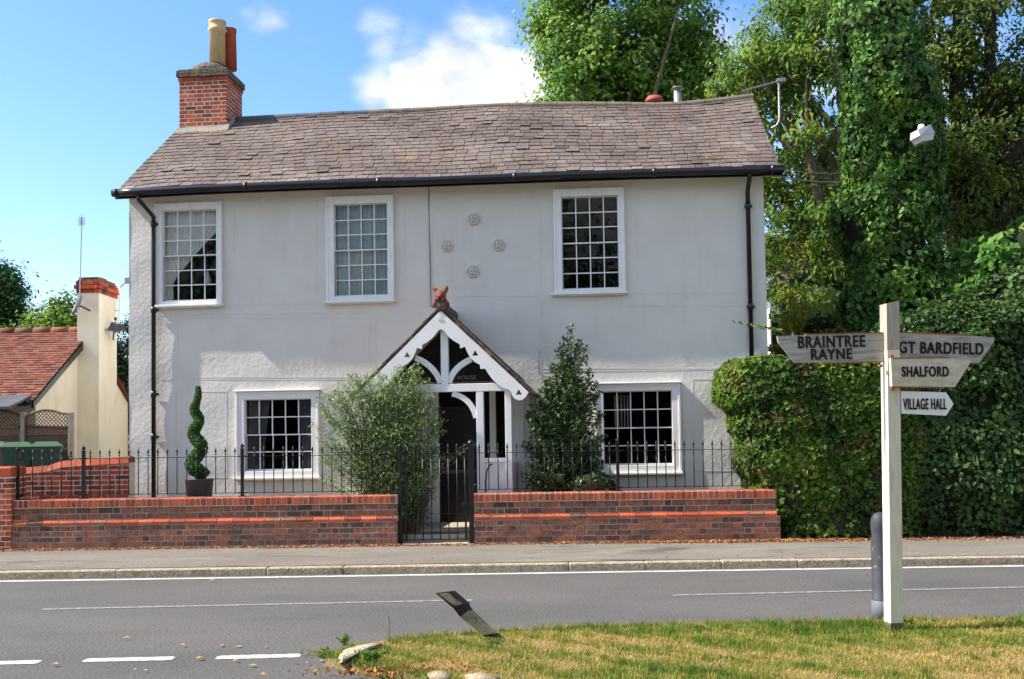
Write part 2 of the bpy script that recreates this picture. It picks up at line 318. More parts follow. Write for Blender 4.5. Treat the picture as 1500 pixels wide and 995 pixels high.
m_rust = mk('rust', [(.3, (.28, .08, .025)), (.7, (.42, .16, .06))], scale=20, rough=.95, bump=.003, bscale=80)
m_ink = mk('black_lettering', [(0, (.012, .012, .013))], rough=.6)
m_signw = mk('white_sign', [(0, (.84, .83, .80))], rough=.4)
m_boll = mk('grey_plastic', [(.3, (.04, .043, .052)), (.7, (.065, .07, .08))], scale=8, rough=.55, blotch=[((.3, .32, .33), 12, .6, .68, .5)])
m_bolll = mk('pale_grey_band', [(0, (.15, .165, .19))], rough=.5)
m_cream = mk('cream_render', [(.3, (.70, .64, .50)), (.7, (.78, .72, .59))], scale=1.5, rough=.9, bump=.004, bscale=20, blotch=[((.50, .42, .28), 1.2, .55, .8, .5)], grime=((.45, .38, .26), .5, .75, .35, (4, 4, .6)))
m_tile = mk('clay_tile', [(0, (.10, .035, .025)), (.35, (.19, .055, .035)), (.65, (.25, .08, .05)), (1, (.14, .075, .055))], src='rnd', rough=.85, bump=.004, bscale=40, blotch=[((.12, .08, .05), 2, .5, .7, .5)])
m_fence = mk('brown_fence', [(0, (.13, .07, .045)), (.5, (.18, .10, .065)), (1, (.23, .13, .085))], src='rnd', rough=.9, bump=.003, bscale=30, speck=(15, .25))
m_conc = mk('concrete_post', [(.3, (.30, .27, .22)), (.7, (.42, .38, .32))], scale=8, rough=.9, bump=.003, bscale=60)
m_bin = mk('green_bin', [(.3, (.035, .075, .05)), (.7, (.05, .10, .065))], scale=3, rough=.5)
m_binlid = mk('green_bin_lid', [(.3, (.06, .13, .06)), (.7, (.09, .18, .085))], scale=3, rough=.45)
m_bingrey = mk('grey_bin', [(0, (.13, .14, .16))], rough=.5)
m_lampg = mk('lamp_housing', [(.3, (.40, .40, .38)), (.7, (.54, .54, .52))], scale=8, rough=.5)
m_lamplens = mk('lamp_lens', [(0, (.50, .46, .40))], rough=.2, spec=.5)
m_metal = mk('galvanised', [(.3, (.25, .25, .24)), (.7, (.38, .38, .36))], scale=20, rough=.45, metal=.6)
m_lav = mk('grey_planter', [(.3, (.055, .058, .065)), (.7, (.085, .09, .10))], scale=5, rough=.6)
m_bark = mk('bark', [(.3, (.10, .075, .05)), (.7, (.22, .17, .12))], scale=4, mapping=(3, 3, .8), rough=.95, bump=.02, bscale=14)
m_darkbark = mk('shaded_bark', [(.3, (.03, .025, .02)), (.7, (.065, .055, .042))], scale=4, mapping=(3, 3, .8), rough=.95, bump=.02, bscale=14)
m_core = mk('foliage_shade', [(.3, (.012, .02, .008)), (.7, (.025, .035, .012))], scale=8, rough=1, bump=.05, bscale=8)  # near-black green: shade between the leaves put into the core colour
m_twig = mk('bare_twigs', [(.3, (.12, .10, .08)), (.7, (.26, .22, .19))], scale=6, mapping=(6, 6, 1), rough=1)
m_paveslab = mk('stone_path', [(.3, (.30, .27, .21)), (.7, (.42, .38, .30))], scale=3, rough=.9, bump=.003, bscale=30)
m_markw = mk('faded_white_reflector', [(.3, (.24, .21, .12)), (.7, (.36, .32, .20))], scale=8, rough=.6, blotch=[((.07, .06, .035), 7, .46, .62, .85)])
m_markb = mk('marker_black', [(.3, (.015, .015, .014)), (.7, (.03, .03, .028))], scale=8, rough=.55)
m_dirtyred = mk('faded_red_clay', [(0, (.36, .09, .07))], rough=.7)
# ================================================================ THE SETTING
def sheet(name, pts, m, parent=None, kind='structure'):
    """pts world xyz polygon"""
    me = bpy.data.meshes.new(name); me.from_pydata([tuple(p) for p in pts], [], [tuple(range(len(pts)))])
    o = finish(name, me, m, parent, origin=(0, 0, 0) if parent is None else None)
    if kind: o['kind'] = kind
    return o
sheet('ground', [(-400, -400, -.03), (400, -400, -.03), (400, 400, -.03), (-400, 400, -.03)], m_field)
sheet('road', [(-90, -60, 0), (90, -60, 0), (90, 12.32, 0), (-90, 12.32, 0)], m_asph)
mb = MB(); mb.box(-90, 90, 12.42, 14.9, -.02, .098); mb.build('pavement', m_pave)['kind'] = 'structure'
# raised garden and drive ground behind the wall
def gz(x, y): return .24
mb = MB(); mb.box(-90, 90, 14.86, 60, -.02, .235); mb.build('garden_ground', m_soil)['kind'] = 'structure'
mb = MB(); mb.add([(-60, 15.3, .236), (-6.4, 15.3, .236), (-6.4, 16.5, .5), (-60, 16.5, .5), (-60, 60, .6), (-6.9, 60, .6)], [(0, 1, 2, 3), (3, 2, 5, 4)]); mb.build('drive', m_pave)['kind'] = 'structure'
# kerb: separate stones with joints
mb = MB(); x = -40
while x < 40:
    l = random.choice((.91, .91, 1.8, 2.7)); j = random.uniform(-.008, .008)
    mb.box(x+.002, x+l-.002, 12.29+j, 12.425, -.03, .092+random.uniform(-.004, .004), bev=.012); x += l
mb.build('kerb', m_kerb)['kind'] = 'structure'
def strip(name, p0, p1, w, m, z=.004, round_=0, rag=.004, step=.05):
    p0, p1 = Vector(p0), Vector(p1); d = (p1-p0); L = d.length; d.normalize(); n = Vector((-d.y, d.x)); k = max(2, int(L/step)); vs = []; fs = []
    for i in range(k+1):
        c = p0+d*(L*i/k); e0, e1 = random.uniform(-rag, rag), random.uniform(-rag, rag)
        ww = w/2*(.72 if (round_ and i in (0, k)) else 1)
        vs += [(*(c-n*(ww+e0)), z), (*(c+n*(ww+e1)), z)]
    for i in range(k): fs.append((2*i, 2*i+2, 2*i+3, 2*i+1))
    me = bpy.data.meshes.new(name); me.from_pydata(vs, [], fs); o = finish(name, me, m, None); o['kind'] = 'structure'; return o
strip('edge_line', (-45, 12.08), (45, 12.14), .11, m_line, step=.15)
a, b = G(62, 893), G(692, 879.5); strip('centre_line', a.xy, b.xy, .075, m_line2, rag=.006)
a, b = G(985, 872.5), G(1500, 860.5); d = (b-a); strip('centre_line', a.xy, (a+d*1.6).xy, .075, m_line2, rag=.006)
a = G(-700, 908); b = G(-250, 899); strip('centre_line', a.xy, b.xy, .075, m_line2)
for x0, y0, x1, y1 in ((123, 968, 255, 965), (317, 964, 440, 961), (-85, 973.5, 58, 970.5), (-330, 981, -150, 976)):
    a, b = G(x0, y0), G(x1, y1); strip('give_way_marking', a.xy, b.xy, .125, m_line, round_=1, rag=.006, step=.03)
# grass verge
vpx = [(478, 962), (500, 950), (530, 943), (570, 938), (640, 932), (740, 925), (830, 920), (900, 917), (1050, 913), (1200, 911), (1350, 908), (1500, 905), (1750, 895)]
VP = [G(x, y, .06).xy for x, y in vpx]
VB = [Vector((9, 9.2)), Vector((14, 9.0)), Vector((14, 1.0)), Vector((1.6, 1.0)), Vector((.9, 4.2)), Vector((.1, 5.6)), G(700, 1005, .06).xy, G(600, 988, .06).xy, G(520, 975, .06).xy]
VPOLY = VP+VB
def inpoly(P, poly):
    x, y = P[:, 0], P[:, 1]; r = np.zeros(len(P), bool); n = len(poly); j = n-1
    for i in range(n):
        xi, yi = poly[i]; xj, yj = poly[j]
        c = ((yi > y) != (yj > y)) & (x < (xj-xi)*(y-yi)/(yj-yi+1e-12)+xi); r ^= c; j = i
    return r
mb = MB(); n = len(VPOLY); mb.add([(p[0], p[1], .055) for p in VPOLY]+[(p[0], p[1], -.03) for p in VPOLY], [tuple(range(n))[::-1]]+[(i, (i+1) % n, n+(i+1) % n, n+i) for i in range(n)])
mb.build('verge', m_verge)['kind'] = 'structure'

# ================================================================ THE HOUSE
H = Fr(0, 16.2, -5.3)
def hx(px, py, b=0): return H.px(px, py, b)[0]
def hz(px, py, b=0): return H.px(px, py, b)[1]
AL = hx(189, 480); AR = hx(1123, 450)
house = thing('house', 'grey rendered two storey cottage with slate roof, white sash windows and gabled porch', 'house', (*H.w((AL+AR)/2, 0, 0)[:2], .2), H.yaw)
EB = -.27; RB = 2.3
def lin(x, xs, ys): return float(np.interp(x, xs, ys))
ev = [(172, 280), (300, 273), (450, 267), (620, 262), (800, 255), (950, 250), (1143, 245)]
EA = [H.px(x, y, EB) for x, y in ev]
def eavez(a): return lin(a, [p[0] for p in EA], [p[1] for p in EA])
rv = [(262, 180), (345, 174), (450, 168), (550, 163), (640, 158.5), (745, 153), (830, 151.5), (900, 152), (960, 153), (1010, 151), (1060, 145), (1118, 137)]
RA = [H.px(x, y, RB) for x, y in rv]
def ridgez(a): return lin(a, [p[0] for p in RA], [p[1] for p in RA])
A0 = EA[0][0]+.02; A1 = EA[-1][0]-.02
# ---- wall with window openings
def rect(x0, y0, x1, y1, b=0):
    a0, zt0 = H.px(x0, (y0+y1)/2, b)[0], H.px((x0+x1)/2, y0, b)[1]
    a1, zb = H.px(x1, (y0+y1)/2, b)[0], H.px((x0+x1)/2, y1, b)[1]
    return a0, a1, zb, zt0
WIN = [ # outer casing, glazed area, cols, rows, sill(x0,x1), curtain
    ((228, 298, 326, 447), (239, 308, 318, 441), 4, 6, (230, 328), 'swag'),
    ((479, 288, 577, 441), (490, 299, 568, 434), 4, 6, (476, 580), 'blue'),
    ((812, 277, 915, 429), (823, 288, 906, 424), 4, 6, (807, 919), None),
    ((347, 574, 468, 699), (359, 585, 457, 690), 5, 4, (344, 471), 'dark'),
    ((872, 563, 997, 692), (884, 573, 985, 682), 5, 4, (868, 1000), 'books')]
WR = [(rect(*w[0]), rect(*w[1])) for w in WIN]
DOORO = (hx(627, 660), hx(748, 660), .2, hz(690, 560))
opens = [(g[0]-.03, g[1]+.03, g[2]-.03, g[3]+.03) for o, g in WR]+[DOORO]
ZT = max(eavez(AL), eavez(AR))+.1
xs = sorted({AL, AR, *[o[0] for o in opens], *[o[1] for o in opens]}); zs = sorted({0.1, *[o[2] for o in opens], *[o[3] for o in opens], ZT})
# subdivide for a slightly uneven wall face
def dens(v, st): 
    r = [v[0]]
    for p, q in zip(v, v[1:]):
        k = max(1, int((q-p)/st)); r += [p+(q-p)*(i+1)/k for i in range(k)]
    return r
xs = dens(xs, .16); zs = dens(zs, .16)
def wav(a, z):
    return .010*math.sin(a*1.7+1)*math.sin(z*1.3+.5)+.006*math.sin(a*4.3+z*2.1)+.004*math.sin(z*6.3-a*3.1)
mb = MB(H); idx = {}; vs = []; fs = []
for i, a in enumerate(xs):
    for j, z in enumerate(zs):
        idx[i, j] = len(vs); vs.append((a, wav(a, z), min(z, eavez(a)+.06)))
def inside(a, z): return any(o[0]-1e-4 < a < o[1]+1e-4 and o[2]-1e-4 < z < o[3]+1e-4 for o in opens)
for i in range(len(xs)-1):
    for j in range(len(zs)-1):
        if not inside((xs[i]+xs[i+1])/2, (zs[j]+zs[j+1])/2): fs.append((idx[i, j], idx[i+1, j], idx[i+1, j+1], idx[i, j+1]))
mb.add(vs, fs)
WB = 4.5   # depth of the house
for o in opens:   # reveals
    a0, a1, z0, z1 = o; d = .28
    mb.add([(a0, 0.012, z0), (a0, d, z0), (a0, d, z1), (a0, .012, z1)], [(0, 1, 2, 3)]); mb.add([(a1, .012, z0), (a1, d, z0), (a1, d, z1), (a1, .012, z1)], [(3, 2, 1, 0)])
    mb.add([(a0, .012, z1), (a0, d, z1), (a1, d, z1), (a1, .012, z1)], [(0, 1, 2, 3)]); mb.add([(a0, .012, z0), (a0, d, z0), (a1, d, z0), (a1, .012, z0)], [(3, 2, 1, 0)])
# gable ends and rear
for a, s in ((AL, 1), (AR, -1)):
    zr = ridgez(a)-.12; ze = eavez(a)
    mb.add([(a, 0, .1), (a, WB, .1), (a, WB, ze), (a, RB, zr), (a, 0, ze+.04)], [(0, 1, 2, 3, 4)])
mb.add([(AL, WB, .1), (AR, WB, .1), (AR, WB, 5.65), (AL, WB, 5.65)], [(0, 3, 2, 1)])
wall = mb.build('wall', m_render, house, smooth=False)
# dark rooms behind the openings
mb = MB(H)
mb.box(AL+.05, AR-.05, .285, .29, .1, 5.5)
# holes in that lining: build as cells instead
mb = MB(H)
xs2 = sorted({AL+.05, AR-.05, *[o[0] for o in opens], *[o[1] for o in opens]}); zs2 = sorted({0.15, *[o[2] for o in opens], *[o[3] for o in opens], 5.5})
for i in range(len(xs2)-1):
    for j in range(len(zs2)-1):
        if not inside((xs2[i]+xs2[i+1])/2, (zs2[j]+zs2[j+1])/2):
            mb.add([(xs2[i], .285, zs2[j]), (xs2[i+1], .285, zs2[j]), (xs2[i+1], .285, zs2[j+1]), (xs2[i], .285, zs2[j+1])], [(0, 1, 2, 3)])
for z in (.25, 3.0, 5.45): mb.box(AL+.05, AR-.05, .3, WB-.05, z, z+.1)
mb.box(AL+.05, AR-.05, 3.2, 3.3, .3, 5.5)
for px in (400-60, 520, 760, 1040): 
    a = hx(px, 400); mb.box(a, a+.1, .3, 3.2, .3, 5.45)
mb.build('interior', m_dark, house)
# pargeting: plaster bands left slightly proud, making long faint panel lines
def pline(x0, y0, x1, y1, w=.012, p=.0035):
    a0, z0 = H.px(x0, y0); a1, z1 = H.px(x1, y1); k = max(1, int(math.hypot(a1-a0, z1-z0)/.15))
    for i in range(k):
        s, t = i/k, (i+1)/k; b0 = wav(a0+(a1-a0)*s, z0+(z1-z0)*s); b1 = wav(a0+(a1-a0)*t, z0+(z1-z0)*t)
        p0 = (a0+(a1-a0)*s, z0+(z1-z0)*s); p1 = (a0+(a1-a0)*t, z0+(z1-z0)*t); d = Vector((p1[0]-p0[0], p1[1]-p0[1])).normalized()*w/2; n = (-d.y, d.x)
        mb.hexa([(p0[0]-n[0], b0-p, p0[1]-n[1]), (p1[0]-n[0], b1-p, p1[1]-n[1]), (p1[0]-n[0], b1+.01, p1[1]-n[1]), (p0[0]-n[0], b0+.01, p0[1]-n[1]),
                 (p0[0]+n[0], b0-p, p0[1]+n[1]), (p1[0]+n[0], b1-p, p1[1]+n[1]), (p1[0]+n[0], b1+.01, p1[1]+n[1]), (p0[0]+n[0], b0+.01, p0[1]+n[1])], .5)
def prect(x0, y0, x1, y1):
    global mb
    mb = MB(H); pline(x0, y0, x1, y0); pline(x1, y0, x1, y1); pline(x0, y1, x1, y1); pline(x0, y0, x0, y1); mb.build('plaster_banding', m_render_s, house)
def band(*q):
    global mb
    mb = MB(H); pline(*q); mb.build('plaster_banding', m_render_s, house)
prect(343, 296, 464, 446); prect(593, 286, 627, 440); prect(634, 283, 792, 434); prect(932, 276, 1093, 430); prect(260, 466, 550, 553); prect(793, 448, 1093, 540)
prect(258, 574, 332, 700); prect(1015, 556, 1085, 690); prect(488, 572, 560, 690); band(236, 556, 552, 556); band(236, 462, 560, 458); band(793, 440, 793, 560); band(795, 545, 1090, 541)
# ---- soffit
mb = MB(H); K = 24
for i in range(K):
    a, b = A0+(A1-A0)*i/K, A0+(A1-A0)*(i+1)/K; za, zb = eavez(a)-.07, eavez(b)-.07
    mb.hexa([(a, EB+.03, za), (b, EB+.03, zb), (b, .0, zb), (a, .0, za), (a, EB+.03, za+.03), (b, EB+.03, zb+.03), (b, .0, zb+.03), (a, .0, za+.03)], .5)
mb.build('soffit', m_soffit, house)
# ---- roof: front slope of single slates, plain rear slope
mb = MB(H)
def rp(a, t, lift=0):
    b = EB-.04+(RB-EB+.04)*t; z = eavez(a)+(ridgez(a)-eavez(a)-.03)*t
    z += .012*math.sin(a*2.1+t*3)+.02*math.sin(a*.9+t*5)*t*(1-t)*2
    return (a, b-lift*.6, z+lift*.75)
NC = 20
for c in range(NC):
    t0 = c/NC; t1 = min(1.0, (c+1.55)/NC); a = A0+(0 if c % 2 else -.11)
    while a < A1:
        w = random.choice((.17, .185, .2, .22)); lo, hi = max(a, A0), min(a+w, A1)
        if hi-lo > .02:
            g = .0045; lf = random.uniform(.016, .026)+(.012 if random.random() < .06 else 0); sk = random.uniform(-.004, .004); dz = random.uniform(-.006, .006)
            if random.random() < .04: dz -= .03
            p = [rp(lo+g, t0+dz/3.2, lf), rp(hi-g, t0+dz/3.2+sk/3, lf+random.uniform(-.004, .004)), rp(hi-g, t1, .004), rp(lo+g, t1, .004),
                 rp(lo+g, t0+dz/3.2, lf-.013), rp(hi-g, t0+dz/3.2+sk/3, lf-.013), rp(hi-g, t1, -.006), rp(lo+g, t1, -.006)]
            e = min(1, max(0, .5+random.gauss(0, .10)+(.2 if (a > A1-1.3 and random.random() < .35) else 0)+(.33 if c < 1 and random.random() < .7 else 0)+.15*math.sin(a*1.3+c*.5)))
            mb.hexa([p[4], p[5], p[6], p[7], p[0], p[1], p[2], p[3]], e)
        a += w
for i in range(K):   # underlay and rear slope
    a, b = A0+(A1-A0)*i/K, A0+(A1-A0)*(i+1)/K
    q0, q1, q2, q3 = rp(a, 0, -.02), rp(b, 0, -.02), rp(b, 1, -.02), rp(a, 1, -.02)
    mb.add([q0, q1, q2, q3], [(0, 1, 2, 3)], .1)
    mb.add([q3, q2, (b, 2*RB-EB+.03, eavez(b)), (a, 2*RB-EB+.03, eavez(a))], [(0, 1, 2, 3)], .4)
roof = mb.build('roof', m_slate, house)
mb = MB(H); a = A0+.9
while a < A1+.02:
    l = min(.44, A1+.02-a)
    if l < .05: break
    pts = []
    for aa in (a+.004, a+l-.004):
        pts.append((aa, RB, ridgez(aa)-.045))
    mb.tube(pts, [.075+random.uniform(-.003, .003)]*2, 12, mi=(1 if a < A0+3.3 else 0)); a += l
mb.build('ridge', [m_ridge, m_lead], roof)
for a in (A0+.01, A1-.05):
    mb = MB(H); mb.hexa([(a, EB, eavez(a)-.06), (a+.05, EB, eavez(a)-.06), (a+.05, RB, ridgez(a)-.1), (a, RB, ridgez(a)-.1), (a, EB, eavez(a)+.0), (a+.05, EB, eavez(a)+.0), (a+.05, RB, ridgez(a)-.03), (a, RB, ridgez(a)-.03)]); mb.build('verge_board', m_black, roof)
a, z = H.px(958.5, 147, 2.75); mb = MB(H); mb.lathe((a, 2.75, z-.5), [(.1, 0), (.1, .45), (.17, .46), (.165, .5), (.13, .56), (.05, .585)], 20); mb.build('vent_cap', m_dirtyred, roof, True)
a, z = H.px(993, 146, 2.7); mb = MB(H); mb.lathe((a, 2.7, z-.4), [(.075, 0), (.075, .56), (.045, .561), (.045, .60), (.12, .605), (.10, .625), (.0, .64)], 20); mb.build('flue', m_metal, roof, True)
# ---- gutter and downpipes
mb = MB(H); P = [(A0-.06+(A1-A0+.12)*i/30, EB-.085) for i in range(31)]
mb.tube([(a, b, eavez(a)-.055) for a, b in P], .062, 10)
for k in (.0, .205, .41, .615, .82, .99): 
    a = A0+(A1-A0)*k; mb.tube([(a-.03, EB-.085, eavez(a)-.055), (a+.03, EB-.085, eavez(a)-.055)], .07, 10)
gut = mb.build('gutter', m_black, house, True)
mb = MB(H); 
for i in range(30):
    a, b = P[i][0], P[i+1][0]; mb.hexa([(a, EB+.0, eavez(a)-.13), (b, EB+.0, eavez(b)-.13), (b, EB+.03, eavez(b)-.13), (a, EB+.03, eavez(a)-.13), (a, EB, eavez(a)), (b, EB, eavez(b)), (b, EB+.03, eavez(b)), (a, EB+.03, eavez(a))], .5)
mb.build('fascia', m_black, house)
def pipe(pts, collars, hopper):
    mb = MB(H); mb.tube(pts, .036, 10)
    for z in collars: mb.tube([(pts[-1][0], pts[-1][1], z-.05), (pts[-1][0], pts[-1][1], z+.05)], .045, 10); mb.box(pts[-1][0]-.05, pts[-1][0]+.07, pts[-1][1]+.02, pts[-1][1]+.05, z-.02, z+.02)
    return mb.build('downpipe', m_black, house, True)
ag = hx(206, 292, EB); ap = hx(225, 500, -.07)
pipe([(ag, EB-.085, eavez(ag)-.1), (ag, EB-.085, eavez(ag)-.17), (ap, -.07, hz(222, 318, -.07)), (ap, -.07, hz(222, 360)), (ap, -.07, .3)], [hz(225, 455), hz(225, 578), hz(225, 640), hz(225, 330)], 0)
ap = hx(1098, 400, -.07)
pipe([(ap, EB-.085, eavez(ap)-.1), (ap, EB-.085, eavez(ap)-.14), (ap, -.07, eavez(ap)-.32), (ap, -.07, .3)], [hz(1098, 303), hz(1098, 450), hz(1098, 600)], 0)
mb = MB(H); mb.tube([(hx(628+i*.35, 270+i*18), -.012, hz(628, 270+i*18)) for i in range(11)], .007, 6); mb.build('cable', m_lead, house)
mb = MB(H); mb.tube([(hx(793, 440), -.004, hz(793, 440)), (hx(793, 500), -.004, hz(793, 500)), (hx(789, 530), -.004, hz(789, 530)), (hx(789, 548), -.004, hz(789, 548))], .004, 5); mb.build('crack', m_lead, house)
# ---- windows
def curtain(kind, a0, a1, z0, z1, parent):
    b = .125
    def drape(fa, fb, m, name='curtain', za=z1, zb=z0, fold=.03, nf=9):
        """fa(t), fb(t): left and right edge by height t (0 top, 1 bottom)"""
        nu, nv = 48, 14; vs = []; fs = []
        for j in range(nv+1):
            t = j/nv; l, r = fa(t), fb(t)
            for i in range(nu+1):
                s = i/nu; vs.append((l+(r-l)*s, b+fold*math.sin(s*nf*6.283+math.sin(s*9)*.8)*.5*(1+.3*math.sin(s*23)), za+(zb-za)*t))
        for j in range(nv):
            for i in range(nu): k = j*(nu+1)+i; fs.append((k, k+1, k+nu+2, k+nu+1))
        q = MB(H); q.add(vs, fs, .5); return q.build(name, m, parent, True)
    w = a1-a0
    if kind == 'swag':
        drape(lambda t: a0-.02, lambda t: a0+w*(1.02 if t < .2 else max(.13, 1.02-1.2*(t-.2)**.9*1.25)), m_net, nf=11)
    elif kind == 'blue':
        drape(lambda t: a0-.02, lambda t: a0+w*.47, m_bluecurt, nf=5); drape(lambda t: a0+w*.5, lambda t: a1+.02, m_bluecurt, nf=6)
    elif kind == 'dark':
        drape(lambda t: a0-.02, lambda t: a0+w*(.22+.12*(1-t)), m_dkcurt, nf=4); drape(lambda t: a1-w*(.16+.1*(1-t)), lambda t: a1+.02, m_dkcurt, nf=4)
def make_window(spec, o, g, i):
    cols, rows, (sx0, sx1), cur = spec[2:]
    a0, a1, z0, z1 = o; g0, g1, y0, y1 = g
    mb = MB(H); F = -.045; I = .03
    mb.box(a0, g0-.0, F, I, z0, z1, bev=.004); mb.box(g1, a1, F, I, z0, z1, bev=.004); mb.box(g0, g1, F+.002, I, y1, z1-.002, bev=.004); mb.box(g0, g1, F+.002, I, z0+.002, y0, bev=.004)
    e = .03   # architrave moulding proud of the casing
    mb.box(a0-.004, a0+e, F-.012, .0, z0, z1+.004, bev=.004); mb.box(a1-e, a1+.004, F-.012, 0, z0, z1+.004, bev=.004); mb.box(a0+e, a1-e, F-.0115, 0, z1-e, z1+.003, bev=.004)
    if i >= 3: mb.box(a0-.03, a1+.03, F-.04, .0, z1+.006, z1+.03, bev=.006)
    w = mb.build('window', m_white, house)
    if i < 3: w['label'] = ['white sash window with a swept lace curtain', 'white sash window with pale drawn curtains', 'white sash window with bare dark panes'][i]
    else: w['label'] = ['low wide white sash window beside the spiral topiary', 'low wide white sash window behind the holly bush'][i-3]
    mb = MB(H); s0, s1 = hx(sx0, (spec[0][3])), hx(sx1, spec[0][3]); mb.box(s0, s1, F-.06, .02, z0-.035, z0+.002, bev=.006); mb.box(s0+.03, s1-.03, F-.02, .0, z0-.05, z0-.035); mb.build('sill', m_white, w)
    ym = (y0+y1)/2
    for lo, hi, bb, nm in ((ym-.005, y1, .022, 'upper'), (y0, ym+.018, .055, 'lower')):
        mb = MB(H); r = .010
        mb.box(g0, g0+r, bb, bb+.03, lo, hi); mb.box(g1-r, g1, bb, bb+.03, lo, hi); mb.box(g0+r, g1-r, bb+.0015, bb+.03, hi-(r if nm == 'upper' else .02), hi-.001); mb.box(g0+r, g1-r, bb+.0015, bb+.03, lo+.001, lo+(.02 if nm == 'upper' else .03))
        ia, ib, ja, jb = g0+r, g1-r, lo+(.02 if nm == 'upper' else .03), hi-r; nr = rows//2
        for k in range(1, cols): a = ia+(ib-ia)*k/cols; mb.box(a-.0085, a+.0085, bb+.003, bb+.026, ja, jb)
        for k in range(1, nr): z = ja+(jb-ja)*k/nr; mb.box(ia, ib, bb+.0045, bb+.0245, z-.0085, z+.0085)
        mb.build('sash', m_white, w)
        mb = MB(H); mb.add([(ia, bb+.015, ja), (ib, bb+.015, ja), (ib, bb+.015, jb), (ia, bb+.015, jb)], [(0, 1, 2, 3)]); mb.build('pane', m_glass, w)
    if cur in ('swag', 'blue', 'dark'): curtain(cur, g0, g1, y0-.02, y1+.02, w)
    if cur == 'books':
        mb = MB(H)
        for k in range(5):
            a = g0+.18+k*.05; mb.box(a, a+.02, .35, .37, ym+.02, y1-.05)
        mb.build('blind', m_metal, w)
    if cur == 'swag':
        a = g0+(g1-g0)*.72; mb = MB(H); mb.lathe((a, .24, y0+.3), [(.02, 0), (.05, .03), (.06, .08), (.03, .16), (.02, .22)], 12); mb.build('ornament', m_white, w, True)
for i, (spec, (o, g)) in enumerate(zip(WIN, WR)): make_window(spec, o, g, i)
# ---- four plaster rosettes
ros = None
for x, y in ((694, 321), (655, 361), (731, 359), (693, 398)):
    a, z = H.px(x, y)
    mb = MB(H)
    pts = [(a+(.094+.014*math.cos(6*t*2*math.pi/48*1.0))*math.cos(t*2*math.pi/48), z+(.094+.014*math.cos(6*t*2*math.pi/48))*math.sin(t*2*math.pi/48)) for t in range(48)]
    mb.plate(pts, -.016, .01)
    mb.tube([(a+.085*math.cos(t*math.pi/12), -.02, z+.085*math.sin(t*math.pi/12)) for t in range(25)], .008, 6)
    for k in range(5):
        c, s = math.cos(k*1.2566+.3), math.sin(k*1.2566+.3); mb.tube([(a+.02*c, -.022, z+.02*s), (a+.045*c, -.028, z+.045*s), (a+.064*c, -.018, z+.064*s)], [.008, .017, .006], 8)
    mb.tube([(a, -.01, z), (a, -.034, z)], [.02, .012], 10)
    mb.build('rosette', m_render_s, house, True)
# ---- chimney of single bricks
def bricks(mb, fr_pts, z0, n, hgt=.065, mort=.011, depth=.03, length=.215, inset=0, start=0, prob=None, closed=True, mi=0, protr=None):
    """fr_pts: list of (p0,p1) runs in frame coords (a,b) whose outward side is to the right of travel"""
    for c in range(n):
        z = z0+c*(hgt+mort); pr = protr(c) if protr else 0
        for (p0, p1) in fr_pts:
            p0, p1 = Vector(p0), Vector(p1); d = p1-p0; L = d.length; d.normalize(); out = Vector((d.y, -d.x)); s = 0; k = (c+start) % 2
            first = True
            while s < L-.02:
                l = (length if k % 2 else length*.48); 
                if first: l = (length*.74 if k % 2 else length*.48)*random.uniform(.93, 1.07); first = False
                e = min(s+l, L); q0, q1 = p0+d*(s+mort*.5*(s > 0)), p0+d*(e-mort*.5*(e < L)); jt = random.uniform(-.002, .003)+pr; o = out*jt
                i0 = -out*depth; dz = random.uniform(-.0015, .0015)
                A = [q0+i0, q1+i0, q1+o, q0+o]
                mb.hexa([(A[3].x, A[3].y, z+dz), (A[2].x, A[2].y, z+dz), (A[1].x, A[1].y, z+dz), (A[0].x, A[0].y, z+dz), (A[3].x, A[3].y, z+dz+hgt), (A[2].x, A[2].y, z+dz+hgt), (A[1].x, A[1].y, z+dz+hgt), (A[0].x, A[0].y, z+dz+hgt)], mi=mi)
                s = e; k += 1
CB = 1.93; ca0, ca1 = hx(263, 150, CB), hx(332, 150, CB); CD = .8; cz0 = hz(300, 192, CB)-.35; cz1 = hz(300, 117, CB)
mb = MB(H); mb.box(ca0+.002, ca1-.002, CB+.002, CB+CD-.002, cz0, cz1, mi=1)
nb = int((cz1-cz0)/.076)
def runs(e): return [((ca0-e, CB-e), (ca1+e, CB-e)), ((ca1+e, CB-e), (ca1+e, CB+CD+e)), ((ca1+e, CB+CD+e), (ca0-e, CB+CD+e)), ((ca0-e, CB+CD+e), (ca0-e, CB-e))]
bricks(mb, runs(0.001), cz0, nb, hgt=.057, mort=.019)
chim = mb.build('chimney', [m_brick, m_mortarlt], house)
zt = cz0+nb*.076
mb = MB(H); mb.box(ca0-.01, ca1+.01, CB-.01, CB+CD+.01, zt, zt+.075, mi=1); bricks(mb, runs(.02), zt, 1, depth=.06)
mb.box(ca0-.03, ca1+.03, CB-.03, CB+CD+.03, zt+.075, zt+.19, mi=1); bricks(mb, runs(.045), zt+.078, 2, hgt=.052, depth=.08, mi=1, mort=.006)
mb.box(ca0-.02, ca1+.02, CB-.02, CB+CD+.02, zt+.19, zt+.225, mi=1, bev=.01)
cc = ((ca0+ca1)/2, CB+CD/2)
mb.lathe((cc[0], cc[1], zt+.22), [(.40, 0), (.39, .06), (.33, .13), (.26, .18), (.15, .22)], 24, mi=1)
mb.build('chimney_cap', [m_brick, m_lichen], chim)
za, zb_ = hz(318, 90, CB+.35), hz(318, 32, CB+.35); a = hx(318.5, 60, CB+.35); h = zb_-za
